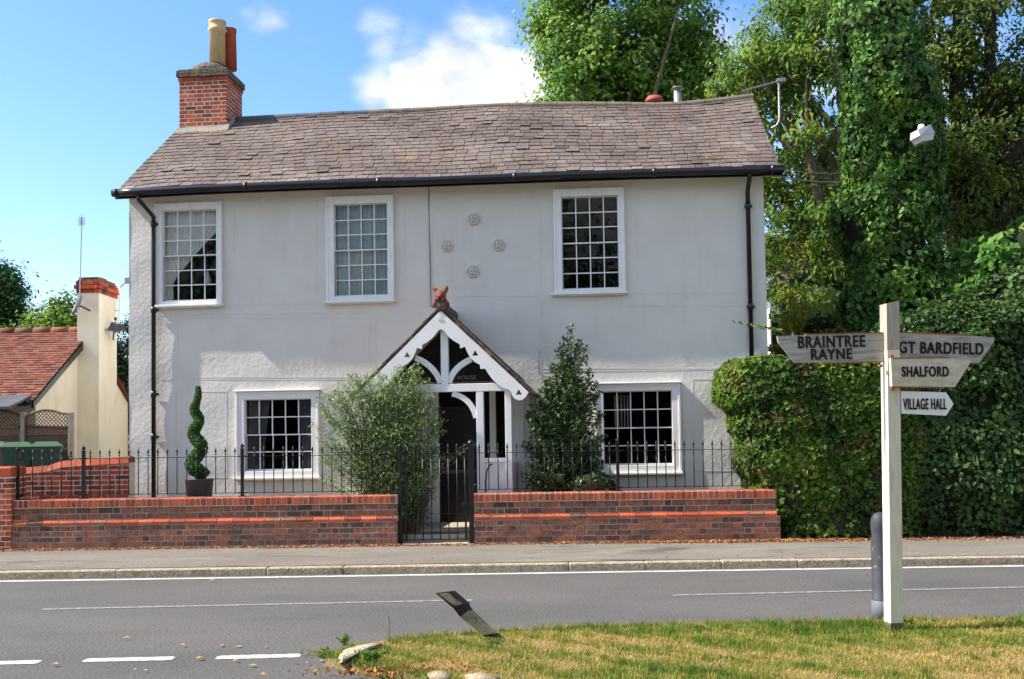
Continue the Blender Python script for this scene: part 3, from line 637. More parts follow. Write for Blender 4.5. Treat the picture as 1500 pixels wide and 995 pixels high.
mb = MB(H); mb.lathe((a, CB+.35, za-.05), [(.145, 0), (.142, h*.78), (.16, h*.80), (.175, h*.86), (.155, h*.88), (.15, h+.0), (.165, h+.02), (.165, h+.05), (.12, h+.05), (.11, h-.15)], 28); mb.build('chimney_pot', m_pot, chim, True)
za, zb_ = hz(337, 95, CB+.62), hz(337, 43, CB+.62); a = hx(336, 60, CB+.62); h = zb_-za
mb = MB(H); mb.lathe((a, CB+.62, za-.1), [(.14, 0), (.125, h), (.135, h+.06), (.135, h+.1), (.1, h+.1), (.1, h-.1)], 28); q = mb.build('chimney_pot', m_redpot, chim, True); q['label'] = 'plain red clay chimney pot behind the buff one'
mb = MB(H); q = hz(300, 190, CB)
mb.hexa([(ca0-.05, CB-.07, q-.07), (ca1+.05, CB-.07, q-.04), (ca1+.05, CB-.0, q-.04), (ca0-.05, CB, q-.07), (ca0-.05, CB-.03, q+.04), (ca1+.05, CB-.03, q+.06), (ca1+.05, CB-.0, q+.06), (ca0-.05, CB, q+.04)])
mb.hexa([(ca1+.0, CB-.03, q-.03), (ca1+.05, CB-.03, q-.03), (ca1+.05, RB, ridgez(ca1)-.05), (ca1, RB, ridgez(ca1)-.05), (ca1, CB-.03, q+.06), (ca1+.04, CB-.03, q+.06), (ca1+.04, RB, ridgez(ca1)+.05), (ca1, RB, ridgez(ca1)+.05)])
mb.build('flashing', m_conc, chim)

# ---- porch
PB = -1.15
porch_beam = MB(H)
def pp(x, y, b=PB): return H.px(x, y, b)
FZ = .27
def vbar(mb, x0, x1, zb, yt, b0, b1, bev=.004): mb.box(pp(x0, 600)[0], pp(x1, 600)[0], b0, b1, zb, pp((x0+x1)/2, yt)[1], bev=bev)
AX = pp(647, 500)[0]
zb1, zb0 = pp(668, 562.5)[1], pp(668, 574)[1]
pr_ = pp(697.5, 600)[0]; po1, po2 = pp(739.5, 600)[0], pp(749, 600)[0]; pi2 = pp(708, 600)[0]
def mir(a): return 2*AX-a
mb = MB(H)
for s in (0, 1):
    f = (lambda a: a) if s == 0 else mir
    mb.box(f(pr_), f(pi2), PB, PB+.11, FZ, zb0, bev=.005); mb.box(f(po1), f(po2), PB+.002, PB+.11, FZ, zb0+.03, bev=.005)
    mb.box(f(po1)+.0, f(po2), -.12, -.01, FZ, zb0+.03, bev=.004)           # wall post
    mb.box(f(po1+.02), f(po2-.02), PB+.11, -.12, zb0-.02, zb0+.08)         # side plate
mb.box(mir(po2)-.05, po2+.05, PB-.003, PB+.1, zb0, zb1, bev=.005)          # tie beam
mb.box(pp(645.5, 520)[0], pp(656.5, 520)[0], PB+.0, PB+.09, zb1-.01, pp(650, 478)[1], bev=.005)
porch = mb.build('porch', m_white, house)
def arcplate(name, ctr, w, b0, b1, parent):
    L, Rr = [], []
    P = [Vector(p) for p in ctr]
    for i, p in enumerate(P):
        d = (P[min(i+1, len(P)-1)]-P[max(i-1, 0)]).normalized(); n = Vector((-d.y, d.x))*w/2; L.append(p+n); Rr.append(p-n)
    q = MB(H)
    for i in range(len(P)-1):
        q.hexa([(L[i].x, b0, L[i].y), (L[i+1].x, b0, L[i+1].y), (L[i+1].x, b1, L[i+1].y), (L[i].x, b1, L[i].y), (Rr[i].x, b0, Rr[i].y), (Rr[i+1].x, b0, Rr[i+1].y), (Rr[i+1].x, b1, Rr[i+1].y), (Rr[i].x, b1, Rr[i].y)], .5)
    return q.build(name, m_white, parent)
def quad_bez(p0, p1, p2, n=12): return [tuple((1-t)**2*Vector(p0)+2*t*(1-t)*Vector(p1)+t*t*Vector(p2)) for t in [i/n for i in range(n+1)]]
up = [Vector(pp(*q)) for q in ((657, 561), (663, 538), (690, 526))]
lo = [Vector(pp(*q)) for q in ((662, 577), (690, 582), (697, 612))]
for s in (0, 1):
    f = (lambda v: v) if s == 0 else (lambda v: Vector((mir(v.x), v.y)))
    u = [f(v) for v in up]; 
    if s == 1: u = [Vector(pp(*q)) for q in ((645, 561), (636, 535), (608, 524))]
    arcplate('brace', quad_bez(*u), .085, PB+.01, PB+.075, porch)
    arcplate('brace', quad_bez(*[f(v) for v in lo]), .08, PB+.013, PB+.09, porch)
# bargeboards with real trefoil piercings
RPX = [(648, 456), (775, 575), (770.5, 582), (766, 586), (761, 587), (755, 585), (751, 580), (749, 574), (745, 571), (738, 569), (730, 564), (722, 556), (716, 548), (711.5, 540.5), (704.5, 541), (704, 535), (697, 531.5), (690, 525), (685, 516), (682, 508.5), (675, 511), (674.5, 505), (667, 501), (659, 495), (653, 488), (649, 483.5), (648, 483.5)]
RP = [pp(*q) for q in RPX]
def circ(a, z, r, n=14): return [(a+r*math.cos(2*math.pi*i/n), z+r*math.sin(2*math.pi*i/n)) for i in range(n)]
def tref(x, y):
    a, z = pp(x, y); r = .024; P = []
    for k in range(3):
        t0 = math.pi/2+k*2*math.pi/3; cx, cz = a+r*math.cos(t0), z+r*math.sin(t0)
        for i in range(9):
            t = t0-2.0+4.0*i/8; P.append((cx+.0195*math.cos(t), cz+.0195*math.sin(t)))
    return P
for s in (0, 1):
    f = (lambda p: p) if s == 0 else (lambda p: (mir(p[0]), p[1]))
    base = pp(649, 500)[0]
    sp = [[f((AX if p[0] < base else p[0], p[1])) for p in RP]] + [[f(p) for p in tref(697, 519)], [f(p) for p in tref(760.5, 576)]]
    cutout('bargeboard', sp, H, PB-.055, .045, m_white, porch)
cutout('trefoil', [tref(646.5, 468)], H, PB-.081, .006, m_render_s, porch)
# porch roof
apx = (AX, pp(647, 452)[1]+.01); ft = pp(776, 572); slope = Vector((ft[0]-apx[0], ft[1]-apx[1])); SLn = slope.length; sd = slope.normalized()
mb = MB(H); ncz = 11
for s in (1, -1):
    nrm = Vector((-sd.y, sd.x)); nrm = nrm if nrm.y > 0 else -nrm
    def q(b, t, lift):
        p = Vector(apx)+sd*t+nrm*lift; return (AX+s*(p.x-AX), b, p.y)
    Lh = SLn+.10
    mb.hexa([q(PB-.06, 0, -.03), q(-.0, 0, -.03), q(-.0, Lh-.03, -.03), q(PB-.06, Lh-.03, -.03), q(PB-.06, 0, 0), q(-.0, 0, 0), q(-.0, Lh-.03, 0), q(PB-.06, Lh-.03, 0)], .1)
    for c in range(ncz):
        t1 = Lh*(c+1)/ncz; t0 = max(0, Lh*(c-.4)/ncz); b = PB-.085+(.0 if c % 2 else -.08)
        while b < -.01:
            w = random.uniform(.15, .2); lo_, hi_ = max(b, PB-.085+random.uniform(0, .01)), min(b+w, -.005)
            if hi_-lo_ > .02:
                l = random.uniform(.02, .034)
                mb.hexa([q(lo_+.002, t0, .002), q(hi_-.002, t0, .002), q(hi_-.002, t1, l-.018), q(lo_+.002, t1, l-.018), q(lo_+.002, t0, .018), q(hi_-.002, t0, .018), q(hi_-.002, t1, l), q(lo_+.002, t1, l)], random.random())
            b += w
m_pslate = mk('porch_slate', [(0, (.05, .045, .04)), (.5, (.11, .09, .07)), (1, (.16, .13, .10))], src='rnd', rough=.9, bump=.006, bscale=40, blotch=[((.44, .26, .04), 5, .52, .62, .85), ((.2, .18, .14), 12, .6, .7, .6)])
pr = mb.build('porch_roof', m_pslate, porch)
mb = MB(H); mb.tube([(AX, PB-.09, apx[1]+.015), (AX, 0.0, apx[1]+.015)], .085, 10); mb.build('ridge', m_lichen, pr, True)
mb = MB(H)     # white boarded ceiling under the slopes
for s in (1, -1):
    p0 = Vector(apx)+sd*.02; p1 = Vector(apx)+sd*(SLn-.02); k = -.055
    mb.add([(AX+s*(p0.x-AX), PB-.0, p0.y+k), (AX+s*(p0.x-AX), -.02, p0.y+k), (AX+s*(p1.x-AX), -.02, p1.y+k), (AX+s*(p1.x-AX), PB, p1.y+k)], [(0, 1, 2, 3)])
mb.build('ceiling', m_white, porch)
# side walls of the porch, low boarded front panel
for s in (0, 1):
    f = (lambda a: a) if s == 0 else mir
    mb = MB(H); zt_ = pp(724, 671)[1]
    mb.box(f(po1+.02), f(po2-.02), PB+.11, -.12, FZ, pp(760, 676, -.5)[1])
    for k in range(8): b = PB+.12+k*.11; mb.box(f(po2-.02), f(po2-.008), b, b+.1, FZ, pp(760, 676, -.5)[1]-.005, bev=.002)
    mb.build('side_panel', m_white, porch)
    mb = MB(H); mb.box(f(pi2), f(po1), PB+.03, PB+.07, FZ, zt_); mb.box(f(pi2), f(po1), PB+.01, PB+.03, zt_-.06, zt_); mb.box(f(pi2), f(po1), PB+.01, PB+.03, FZ, FZ+.1)
    mb.build('front_panel', m_white, porch)
mb = MB(H); mb.box(po2-.0, po2+.10, -.16, -.02, FZ-.05, zb0+.0, bev=.004); mb.box(po2+.1, po2+.19, -.10, -.02, FZ-.05, zb0-.02, bev=.004); mb.build('side_board', m_white, porch)
# porch floor and step
mb = MB(H); mb.box(mir(po2)-.1, po2+.1, PB-.05, 0.3, .1, FZ, bev=.01); mb.box(mir(po2)+.2, po2-.2, PB-.35, PB-.055, .1, FZ-.05, bev=.01); mb.build('doorstep', m_paveslab, porch)
# front door and sidelight
a0, a1, z0, z1 = DOORO; d0, d1 = hx(642, 660), hx(700, 660)
mb = MB(H); mb.box(a0, d0, .05, .15, z0, z1); mb.box(hx(717, 640), hx(726, 640), .05, .15, z0, z1, bev=.004); mb.box(d1, hx(717, 640), .1, .13, z0, z0+.9); mb.box(a1-.05, a1, .05, .15, z0, z1); mb.build('door_frame', m_white, porch)
mb = MB(H); mb.box(d0, d1, .08, .13, FZ, z1-.45, bev=.004)
for q in ((.10, .50), (.60, .9)): mb.box(d0+.08, d1-.08, .068, .08, FZ+q[0], FZ+q[1], bev=.004)
mb.box(d0, d1, .06, .14, z1-.45, z1-.38); m_door = mk('black_door_paint', [(0, (.010, .010, .011))], rough=.3, spec=.5)
door = mb.build('door', m_door, porch)
mb = MB(H); z = hz(670, 692); mb.box(d0+.05, d1-.05, .062, .078, z-.02, z+.04, bev=.003); mb.box((d0+d1)/2-.09, (d0+d1)/2+.09, .055, .062, z-.0, z+.03, bev=.002); mb.build('letter_plate', m_lead, door)
mb = MB(H); mb.lathe((d1-.06, .05, z-.22), [(.0, 0), (.02, .005), (.026, .02), (.02, .035), (0, .045)], 12); mb.build('handle', m_metal, door, True)
mb = MB(H); mb.box(d0, a1, .20, .205, z0, z1); mb.build('sidelight', m_dark, porch)  # flat sheet behind the opening, the unlit interior painted as near-black
# dark fascia over the door with the house name
zt_ = hz(650, 500, -.06)
mb = MB(H); mb.plate([(AX-(zt_+.55-hz(650, 560))*.95, hz(650, 560)), (AX+(zt_+.55-hz(650, 560))*.95, hz(650, 560)), (AX, zt_+.42)], -.06, -.03); nb_ = mb.build('name_board', m_door, porch)
lettering('lettering', 'HOUSE', H, hx(671, 553), hx(698, 553), hz(685, 556.5), hz(685, 550.5), -.068, m_lampg, nb_, bold=.01)
lettering('lettering', 'E', H, hx(664, 553), hx(668, 553), hz(666, 556.5), hz(666, 550.5), -.068, m_lampg, nb_, bold=.01)

# ================================================================ things on and by the house
# terracotta beast finial on the porch ridge
def blobs(name, parts, m, parent, fr, voxel=.008, label=None, cat=None):
    import bmesh
    bm = bmesh.new()
    for c, r, rot in parts:
        M_ = Matrix.Translation(c) @ Euler(rot).to_matrix().to_4x4() @ Matrix.Diagonal((*r, 1)); bmesh.ops.create_icosphere(bm, subdivisions=3, radius=1, matrix=M_)
    me = bpy.data.meshes.new(name); bm.to_mesh(me); bm.free()
    o = bpy.data.objects.new('tmp', me); COL.objects.link(o); md = o.modifiers.new('r', 'REMESH'); md.mode = 'VOXEL'; md.voxel_size = voxel; md.use_smooth_shade = True
    sm = o.modifiers.new('s', 'SMOOTH'); sm.iterations = 2; sm.factor = .5
    dg = bpy.context.evaluated_depsgraph_get(); dg.update(); me2 = bpy.data.meshes.new_from_object(o.evaluated_get(dg)); bpy.data.objects.remove(o)
    me2.transform(Matrix(((fr.u[0], fr.n[0], 0, fr.w(0, 0, 0)[0]), (fr.u[1], fr.n[1], 0, fr.w(0, 0, 0)[1]), (0, 0, 1, 0), (0, 0, 0, 1))))
    return finish(name, me2, m, parent, True)
za = apx[1]+.04; B0 = PB-.02
k = (pp(647, 422)[1]-za)/.40
prt = [((AX, B0+.05, za+.09*k), (.085, .11, .10), (0, 0, 0)), ((AX, B0+.25, za+.04), (.075, .2, .075), (0, 0, 0)), ((AX, B0+.45, za+.02), (.05, .14, .05), (0, 0, 0)),
       ((AX-.005, B0-.0, za+.215*k), (.085, .08, .09), (0, 0, 0)), ((AX-.005, B0-.08, za+.185*k), (.04, .05, .035), (0, 0, 0)),
       ((AX-.07, B0, za+.335*k), (.035, .014, .055), (0, -.6, 0)), ((AX-.10, B0, za+.37*k), (.035, .012, .016), (0, .3, 0)), ((AX+.07, B0, za+.345*k), (.04, .015, .07), (0, .4, 0)), ((AX+.045, B0, za+.28*k), (.03, .03, .03), (0, 0, 0)), ((AX-.04, B0, za+.28*k), (.024, .03, .03), (0, 0, 0)),
       ((AX-.085, B0-.03, za+.01), (.045, .05, .065), (0, .5, 0)), ((AX+.085, B0-.03, za+.01), (.045, .05, .065), (0, -.5, 0)), ((AX+.05, B0-.08, za+.11*k), (.045, .018, .022), (0, -.4, 0)), ((AX-.05, B0-.08, za+.11*k), (.045, .018, .022), (0, .4, 0)),
       ((AX-.03, B0-.065, za+.245*k), (.012, .012, .014), (0, 0, 0)), ((AX+.02, B0-.065, za+.245*k), (.012, .012, .014), (0, 0, 0))]
m_terra = mk('finial_terracotta', [(.3, (.15, .045, .03)), (.7, (.29, .09, .05))], scale=12, rough=.8, bump=.004, bscale=70, blotch=[((.06, .03, .025), 9, .55, .68, .7)])
fin = blobs('roof_finial', prt, m_terra, None, H); tag(fin, 'small red terracotta pig eared beast crouching on the peak of the porch roof', 'ornament')
# aerial on the right gable
q = H.px(1139, 155, 1.5)
ta = thing('television_aerial', 'grey yagi aerial on a cranked pole beside the right end of the slate roof', 'aerial', H.w(q[0], 1.5, hz(1135, 190, 1.5)), H.yaw)
mb = MB(H); A = lambda x, y, b=1.5: (H.px(x, y, b)[0], b, H.px(x, y, b)[1])
mb.tube([A(1127, 190), A(1138, 184), A(1142, 176), A(1141, 122)], .022, 8); mb.build('pole', m_metal, ta, True)
mb = MB(H); mb.tube([A(1145, 118), A(1086, 134)], .014, 6)
p0, p1 = Vector(A(1145, 118)), Vector(A(1086, 134))
for i in range(12):
    c = p0+(p1-p0)*(i/11); mb.tube([(c.x, c.y-.13, c.z), (c.x, c.y+.13, c.z)], .005, 5)
c = p0; mb.box(c.x-.08, c.x+.06, c.y-.05, c.y+.05, c.z-.03, c.z+.03)
for dz in (-.06, .06): mb.tube([(c.x, c.y-.2, c.z+dz), (c.x, c.y+.2, c.z+dz)], .006, 5)
mb.build('antenna', m_metal, ta)
# overhead wires
wr = thing('overhead_wire', 'thin pale service cables running from the right gable into the trees', 'wire', A(1145, 252, .3), 0)
for i, (x0, y0, x1, y1) in enumerate(((1143, 248, 1240, 246), (1146, 259, 1245, 262), (1150, 262, 1250, 256))):
    s_, e_ = W(x0, y0, 15.9), W(x1+60, y1-2, 18.6); mb = MB()
    mb.tube([tuple(s_+(e_-s_)*t/8+Vector((0, 0, -.1*math.sin(math.pi*t/8)))) for t in range(9)], .009, 5); mb.build('wire', m_metal, wr)
# ================================================================ front walls, railings, gate
WF = Fr(0, 14.62, -1.0)
def wx(x, y=760, b=0): return WF.px(x, y, b)[0]
def wz(x, y, b=0): return WF.px(x, y, b)[1]
WTOP = wz(640, 724); GL = .10
def garden_wall(label, x0, x1, ends=(0, 0)):
    a0, a1 = wx(x0), wx(x1); mb = MB(WF); T = .24; hb = .063; mo = .015; st = hb+mo
    z = .05
    # plinth 4 courses (proud), red weathered plinth course, 2 courses, brick-on-edge coping
    e0, e1 = ends
    def box_runs(pr, l=0): return [((a0-l*e0, -pr), (a1+l*e1, -pr)), ((a1+l*e1, -pr), (a1+l*e1, T+pr)), ((a0-l*e0, T+pr), (a0-l*e0, -pr))]
    mb.box(a0-.04*e0+.003, a1+.04*e1-.003, -.037, T+.037, 0, z+5*st, mi=1); bricks(mb, box_runs(.04, .04), z, 5, hb, mo, mi=0)
    z += 5*st; mb.box(a0+.002, a1-.002, -.03, T+.03, z, z+.03, mi=3); mb.box(a0+.002, a1-.002, -.001, T+.001, z+.03, z+.08, mi=3)
    a = a0-.02*e0; h = .078
    while a < a1:
        l = min(.228, a1-a)
        if l < .03: break
        g = .005; zz = z+random.uniform(-.002, .002); pr = .045; mi = 2 if random.random() < .9 else 0
        for (bf, bt) in ((-pr, -.0), (T+pr, T)):
            p = [(a+g, bf, zz), (a+l-g, bf, zz), (a+l-g, bt, zz), (a+g, bt, zz), (a+g, bf, zz+h*.45), (a+l-g, bf, zz+h*.45), (a+l-g, bt, zz+h), (a+g, bt, zz+h)]
            mb.hexa(p if bf < 0 else [p[3], p[2], p[1], p[0], p[7], p[6], p[5], p[4]], mi=mi)
        a += .228
    z += h+.004; n2 = 2; hb2 = (WTOP-.118-z)/2-mo
    mb.box(a0+.003, a1-.003, .003, T-.003, z, WTOP-.1, mi=1); bricks(mb, [((a0, 0), (a1, 0)), ((a1, 0), (a1, T)), ((a1, T), (a0, T)), ((a0, T), (a0, 0))], z, 2, hb2, mo, mi=0)
    z = WTOP-.114; mb.box(a0+.001, a1-.001, -.019, T+.019, z-.01, WTOP-.004, mi=3); a = a0-.01
    while a < a1-.02:
        l = min(.0775, a1-a); j = random.uniform(-.003, .003); c = random.random(); b = -.025+j; r = .022
        x0_, x1_ = a+.006, a+l-.006; P = [(b, z), (T+.025, z), (T+.025, WTOP-r), (T+.025-r, WTOP), (b+r, WTOP+j*.5), (b+r*.3, WTOP-r*.3+j*.5), (b, WTOP-r)]
        n = len(P); mb.add([(x0_, *p) for p in P]+[(x1_, *p) for p in P], [tuple(range(n)), tuple(range(2*n-1, n-1, -1))]+[(i, n+i, n+(i+1) % n, (i+1) % n)[::-1] for i in range(n)], c, 2)
        a += .0775
    o = mb.build('garden_wall', [m_brickdull, m_mortar, m_coping, m_mortarlt]); return tag(o, label, 'wall')
garden_wall('long low plum brick wall with orange red coping left of the black gate', 20, 582, (1, 0))
garden_wall('low plum brick wall with orange red coping between the black gate and the hedge', 695, 1138, (0, 1))
# end pier at the far left
mb = MB(WF); p0, p1 = wx(-38), wx(19); zt = wz(10, 683)
mb.box(p0+.003, p1-.003, -.047, .367, 0, zt-.05, mi=1); bricks(mb, [((p0, -.05), (p1, -.05)), ((p1, -.05), (p1, .37)), ((p1, .37), (p0, .37)), ((p0, .37), (p0, -.05))], .08, int((zt-.1)/.0755)-1, .0605, .015)
mb.box(p0-.01, p1+.01, -.06, .38, .08+(int((zt-.1)/.0755)-1)*.0755, zt-.01, .6, bev=.02); z = zt
tag(mb.build('brick_pier', [m_brick, m_mortarlt]), 'orange red brick pier ending the front wall at the left edge', 'pier')
RB_ = .11     # railing line inside the wall thickness
zTR, zBR = wz(640, 664.5, RB_), wz(640, 718, RB_); zSP = wz(640, 650, RB_); zPO = wz(640, 646, RB_)
spear_me = {}
def spear(parent, a, z0, z1, mat=m_iron):
    key = (round(z0, 3), round(z1, 3))
    mb = MB(WF)
    if key not in spear_me:
        mb.tube([(0, RB_, z0), (0, RB_, z1-.11)], .0075, 8)
        mb.lathe((0, RB_, z1-.115), [(.008, 0), (.014, .006), (.014, .014), (.007, .02), (.007, .03), (.0165, .048), (.012, .07), (.002, .115)], 8)
        o = mb.build('spear', mat, parent, True); spear_me[key] = (o.data, Vector(rootmat(parent).translation), a)
        o.location = rootmat(parent).to_3x3().inverted() @ Vector((WF.u[0]*a, WF.u[1]*a, 0)); return o
    me, t0, _ = spear_me[key]; o = bpy.data.objects.new('spear', me); COL.objects.link(o); o.parent = parent
    o.location = Vector((WF.u[0]*a, WF.u[1]*a, 0))+t0-rootmat(parent).translation; return o
def post(parent, x, z0, z1, r=.022, name='post'):
    a = wx(x, 690, RB_); mb = MB(WF); mb.box(a-r, a+r, RB_-r, RB_+r, z0, z1-.075, bev=.003); mb.box(a-r*1.3, a+r*1.3, RB_-r*1.3, RB_+r*1.3, z1-.08, z1-.068)
    mb.lathe((a, RB_, z1-.07), [(r*.6, 0), (r*.6, .012), (r*1.25, .026), (r*1.35, .04), (r*1.1, .056), (r*.3, .066), (.004, .085)], 12)
    if z0 > .3: mb.box(a-.055, a+.055, RB_-.04, RB_+.04, z0-.002, z0+.012); mb.box(a-.07, a+.07, RB_-.012, RB_+.012, zBR-.01, zBR+.01); mb.box(a-.05, a+.05, RB_-.012, RB_+.012, zTR-.01, zTR+.01)
    return mb.build(name, m_iron, parent)
def railing(label, x0, x1, posts, sp):
    a0, a1 = wx(x0, 690, RB_), wx(x1, 690, RB_)
    t = thing('railing', label, 'railing', WF.w((a0+a1)/2, RB_, WTOP), 0, 'railings on the front wall')
    for z in (zTR, zBR):
        mb = MB(WF); mb.box(a0, a1, RB_-.012, RB_+.012, z-.0045, z+.0045); mb.build('rail', m_iron, t)
    for x in posts: post(t, x, WTOP, zPO)
    pa = [wx(x, 690, RB_) for x in posts]; a = a0+sp*.55
    while a < a1-.03:
        if all(abs(a-p) > .05 for p in pa): spear(t, a, zBR-.01, zSP)
        a += sp
railing('black iron spear topped railing on the long wall left of the gate', 26, 583, (26, 122.5, 355), .1402)
railing('black iron spear topped railing on the wall between gate and hedge', 695, 1103, (905,), .1335)
# gate with its two posts
gate = thing('garden_gate', 'black iron garden gate between two ball topped posts', 'gate', WF.w(wx(638), RB_, .1), 0)
for x, zt in ((586.5, wz(586, 650, RB_)), (690, wz(690, 645, RB_))): post(gate, x, .1, zt, .034 if x > 600 else .026, 'gate_post')
g0, g1 = wx(594, 700, RB_), wx(682, 700, RB_); spg = (g1-g0)/7
mb = MB(WF)
for x in (g0, g1): mb.box(x-.01, x+.01, RB_-.01, RB_+.01, .14, zTR+.01)
for z in (zTR, .155): mb.box(g0-.04, g1+.04, RB_-.011, RB_+.011, z-.006, z+.006)
mb.box(g0-.0, g1+.0, RB_-.0095, RB_+.0095, .52, .526)
mb.build('gate_frame', m_iron, gate)
for k in range(8): spear(gate, g0+spg*k+(.012 if k == 0 else -.012 if k == 7 else 0), .15, zSP-.0)
mb = MB(WF); mb.box(g1-.06, g1+.03, RB_-.035, RB_-.012, .62, .68, bev=.004); mb.lathe((g1-.03, RB_-.05, .64), [(0, 0), (.018, .005), (.018, .03), (0, .035)], 10); mb.build('latch', m_iron, gate)
# curved boot hoop by the porch
q = [W(711.5, 725, 15.0), W(711.5, 705, 15.0), W(713, 690, 15.0), W(717, 682, 15.0), W(721, 680, 15.0)]
mb = MB(); mb.tube([tuple(v) for v in [Vector((q[0].x, 15.0, .24))]+q], .011, 8); tag(mb.build('hoop', m_iron, None, True), 'curved black metal rod standing behind the railing beside the porch', 'rod')
# garden path
mb = MB(); 
for i in range(3):
    for j in range(2): mb.box(-1.28+i*.36, -.93+i*.36, 14.86+j*.0+.0, 14.9, .0, .1) if False else None
x0 = WF.w(g0, 0, 0)[0]-.05; x1 = WF.w(g1, 0, 0)[0]+.05
mb.box(x0, x1, 14.58, 14.89, .02, .115, bev=.01); tag(mb.build('path', m_paveslab), kind='structure')

# ================================================================ foliage tools
def pnoise(P, f, seed=0):
    r = np.random.default_rng(seed+100); k = r.normal(size=(7, 3)); k /= np.linalg.norm(k, axis=1)[:, None]; k *= f*r.uniform(.6, 1.8, 7)[:, None]; ph = r.uniform(0, 6.28, 7)
    return np.sin(P @ k.T+ph).sum(1)/3.5
def unit(v): return v/(np.linalg.norm(v, axis=1)[:, None]+1e-9)
def leafgeo(P, Nn, size, aspect=.6, droop=.3, T=None, fold=.12):
    n = len(P); Nn = unit(Nn)
    if T is None: T = rng.normal(size=(n, 3)); T[:, 2] -= droop*1.5
    T = unit(T-Nn*(T*Nn).sum(1)[:, None]); B = np.cross(Nn, T); s = np.asarray(size).reshape(-1, 1)*np.ones((n, 1))
    v = np.stack([P-T*s*.5, P-B*s*aspect*.5+Nn*s*fold-T*s*.05, P+T*s*.5, P+B*s*aspect*.5+Nn*s*fold-T*s*.05], 1)
    return v.reshape(-1, 3)
def leafobj(name, P, Nn, size, m, parent, rnd, aspect=.6, droop=.3, T=None, extra=None):
    v = leafgeo(P, Nn, size, aspect, droop, T); n = len(P); i = np.arange(n)*4
    tri = np.stack([i, i+1, i+2, i, i+2, i+3], 1).reshape(-1)
    me = bpy.data.meshes.new(name); me.vertices.add(4*n); me.vertices.foreach_set('co', v.ravel()); me.loops.add(6*n); me.loops.foreach_set('vertex_index', tri.astype(np.int32))
    me.polygons.add(2*n); me.polygons.foreach_set('loop_start', (np.arange(2*n)*3).astype(np.int32)); me.update(calc_edges=True)
    a = me.attributes.new('rnd', 'FLOAT', 'FACE'); a.data.foreach_set('value', np.repeat(np.clip(rnd, 0, 1), 2).astype(np.float32))
    return finish(name, me, m, parent)
def superq(c, r, p, dens):
    c, r = np.array(c, float), np.array(r, float); ar = np.array([r[1]*r[2], r[0]*r[2], r[0]*r[1]])*4; tot = ar.sum()*2*(.75 if p < 3 else .95); n = int(tot*dens)
    ax = rng.choice(3, n, p=ar/ar.sum()); q = rng.uniform(-1, 1, (n, 3)); q[np.arange(n), ax] = rng.choice([-1, 1], n)
    q /= (np.abs(q)**p).sum(1)[:, None]**(1/p); nn = unit(np.sign(q)*np.abs(q)**(p-1)/r); return c+q*r, nn
def insideq(P, c, r, p): return (np.abs((P-np.array(c))/np.array(r))**p).sum(1) < 1
def shell(name, shapes, dens, size, m, parent, amp=.12, freq=2.2, aspect=.7, droop=.5, jit=.45, core=True, zmin=0, depth=.1, seed=0, keep=None, corem=None, cshr=.9, nz=0.3, gap=.62):
    Ps, Ns = [], []
    for i, (c, r, p) in enumerate(shapes):
        P, Nn = superq(c, r, p, dens); ok = P[:, 2] > zmin
        for j, (c2, r2, p2) in enumerate(shapes):
            if j != i: ok &= ~insideq(P, c2, np.array(r2)*.93, p2)
        Ps.append(P[ok]); Ns.append(Nn[ok])
    P = np.concatenate(Ps); Nn = np.concatenate(Ns)
    if keep is not None: k = keep(P); P, Nn = P[k], Nn[k]
    d = pnoise(P, freq, seed)*amp+pnoise(P, freq*3.1, seed+5)*amp*.5
    if gap: k = rng.uniform(size=len(P)) < gap+.55*pnoise(P, 7, seed+21); P, Nn, d = P[k], Nn[k], d[k]
    P = P+Nn*(d-rng.exponential(depth, len(P)))[:, None]
    cl = pnoise(P, 5.5, seed+9)*.24+.45+rng.normal(size=len(P))*.18
    Nl = Nn+rng.normal(size=Nn.shape)*jit; Nl[:, 2] += nz
    o = leafobj(name, P, Nl, size*rng.uniform(.5, 1.4, len(P)), m, parent, cl, aspect, droop)
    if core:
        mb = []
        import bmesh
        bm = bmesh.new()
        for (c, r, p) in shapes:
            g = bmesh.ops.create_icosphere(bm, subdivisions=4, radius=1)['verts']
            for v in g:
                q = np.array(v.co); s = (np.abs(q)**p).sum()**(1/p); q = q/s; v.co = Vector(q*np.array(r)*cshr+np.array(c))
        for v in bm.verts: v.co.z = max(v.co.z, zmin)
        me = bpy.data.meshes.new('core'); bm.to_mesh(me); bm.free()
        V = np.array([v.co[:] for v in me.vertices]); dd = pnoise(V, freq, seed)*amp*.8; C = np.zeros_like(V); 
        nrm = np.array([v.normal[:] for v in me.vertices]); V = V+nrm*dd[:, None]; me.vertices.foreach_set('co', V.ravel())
        finish('foliage_core', me, corem or m_core, parent, True)  # solid core added inside the foliage to block light through the leaves
    return o
def limb(mb, p0, p1, r0, r1, bend=.15, n=6):
    p0, p1 = Vector(p0), Vector(p1); L = (p1-p0).length; o = Vector((random.uniform(-1, 1), random.uniform(-1, 1), random.uniform(-.2, .6)))*bend*L
    mb.tube([tuple(p0+(p1-p0)*t+o*math.sin(math.pi*t)) for t in [i/n for i in range(n+1)]], [r0+(r1-r0)*i/n for i in range(n+1)], 7)
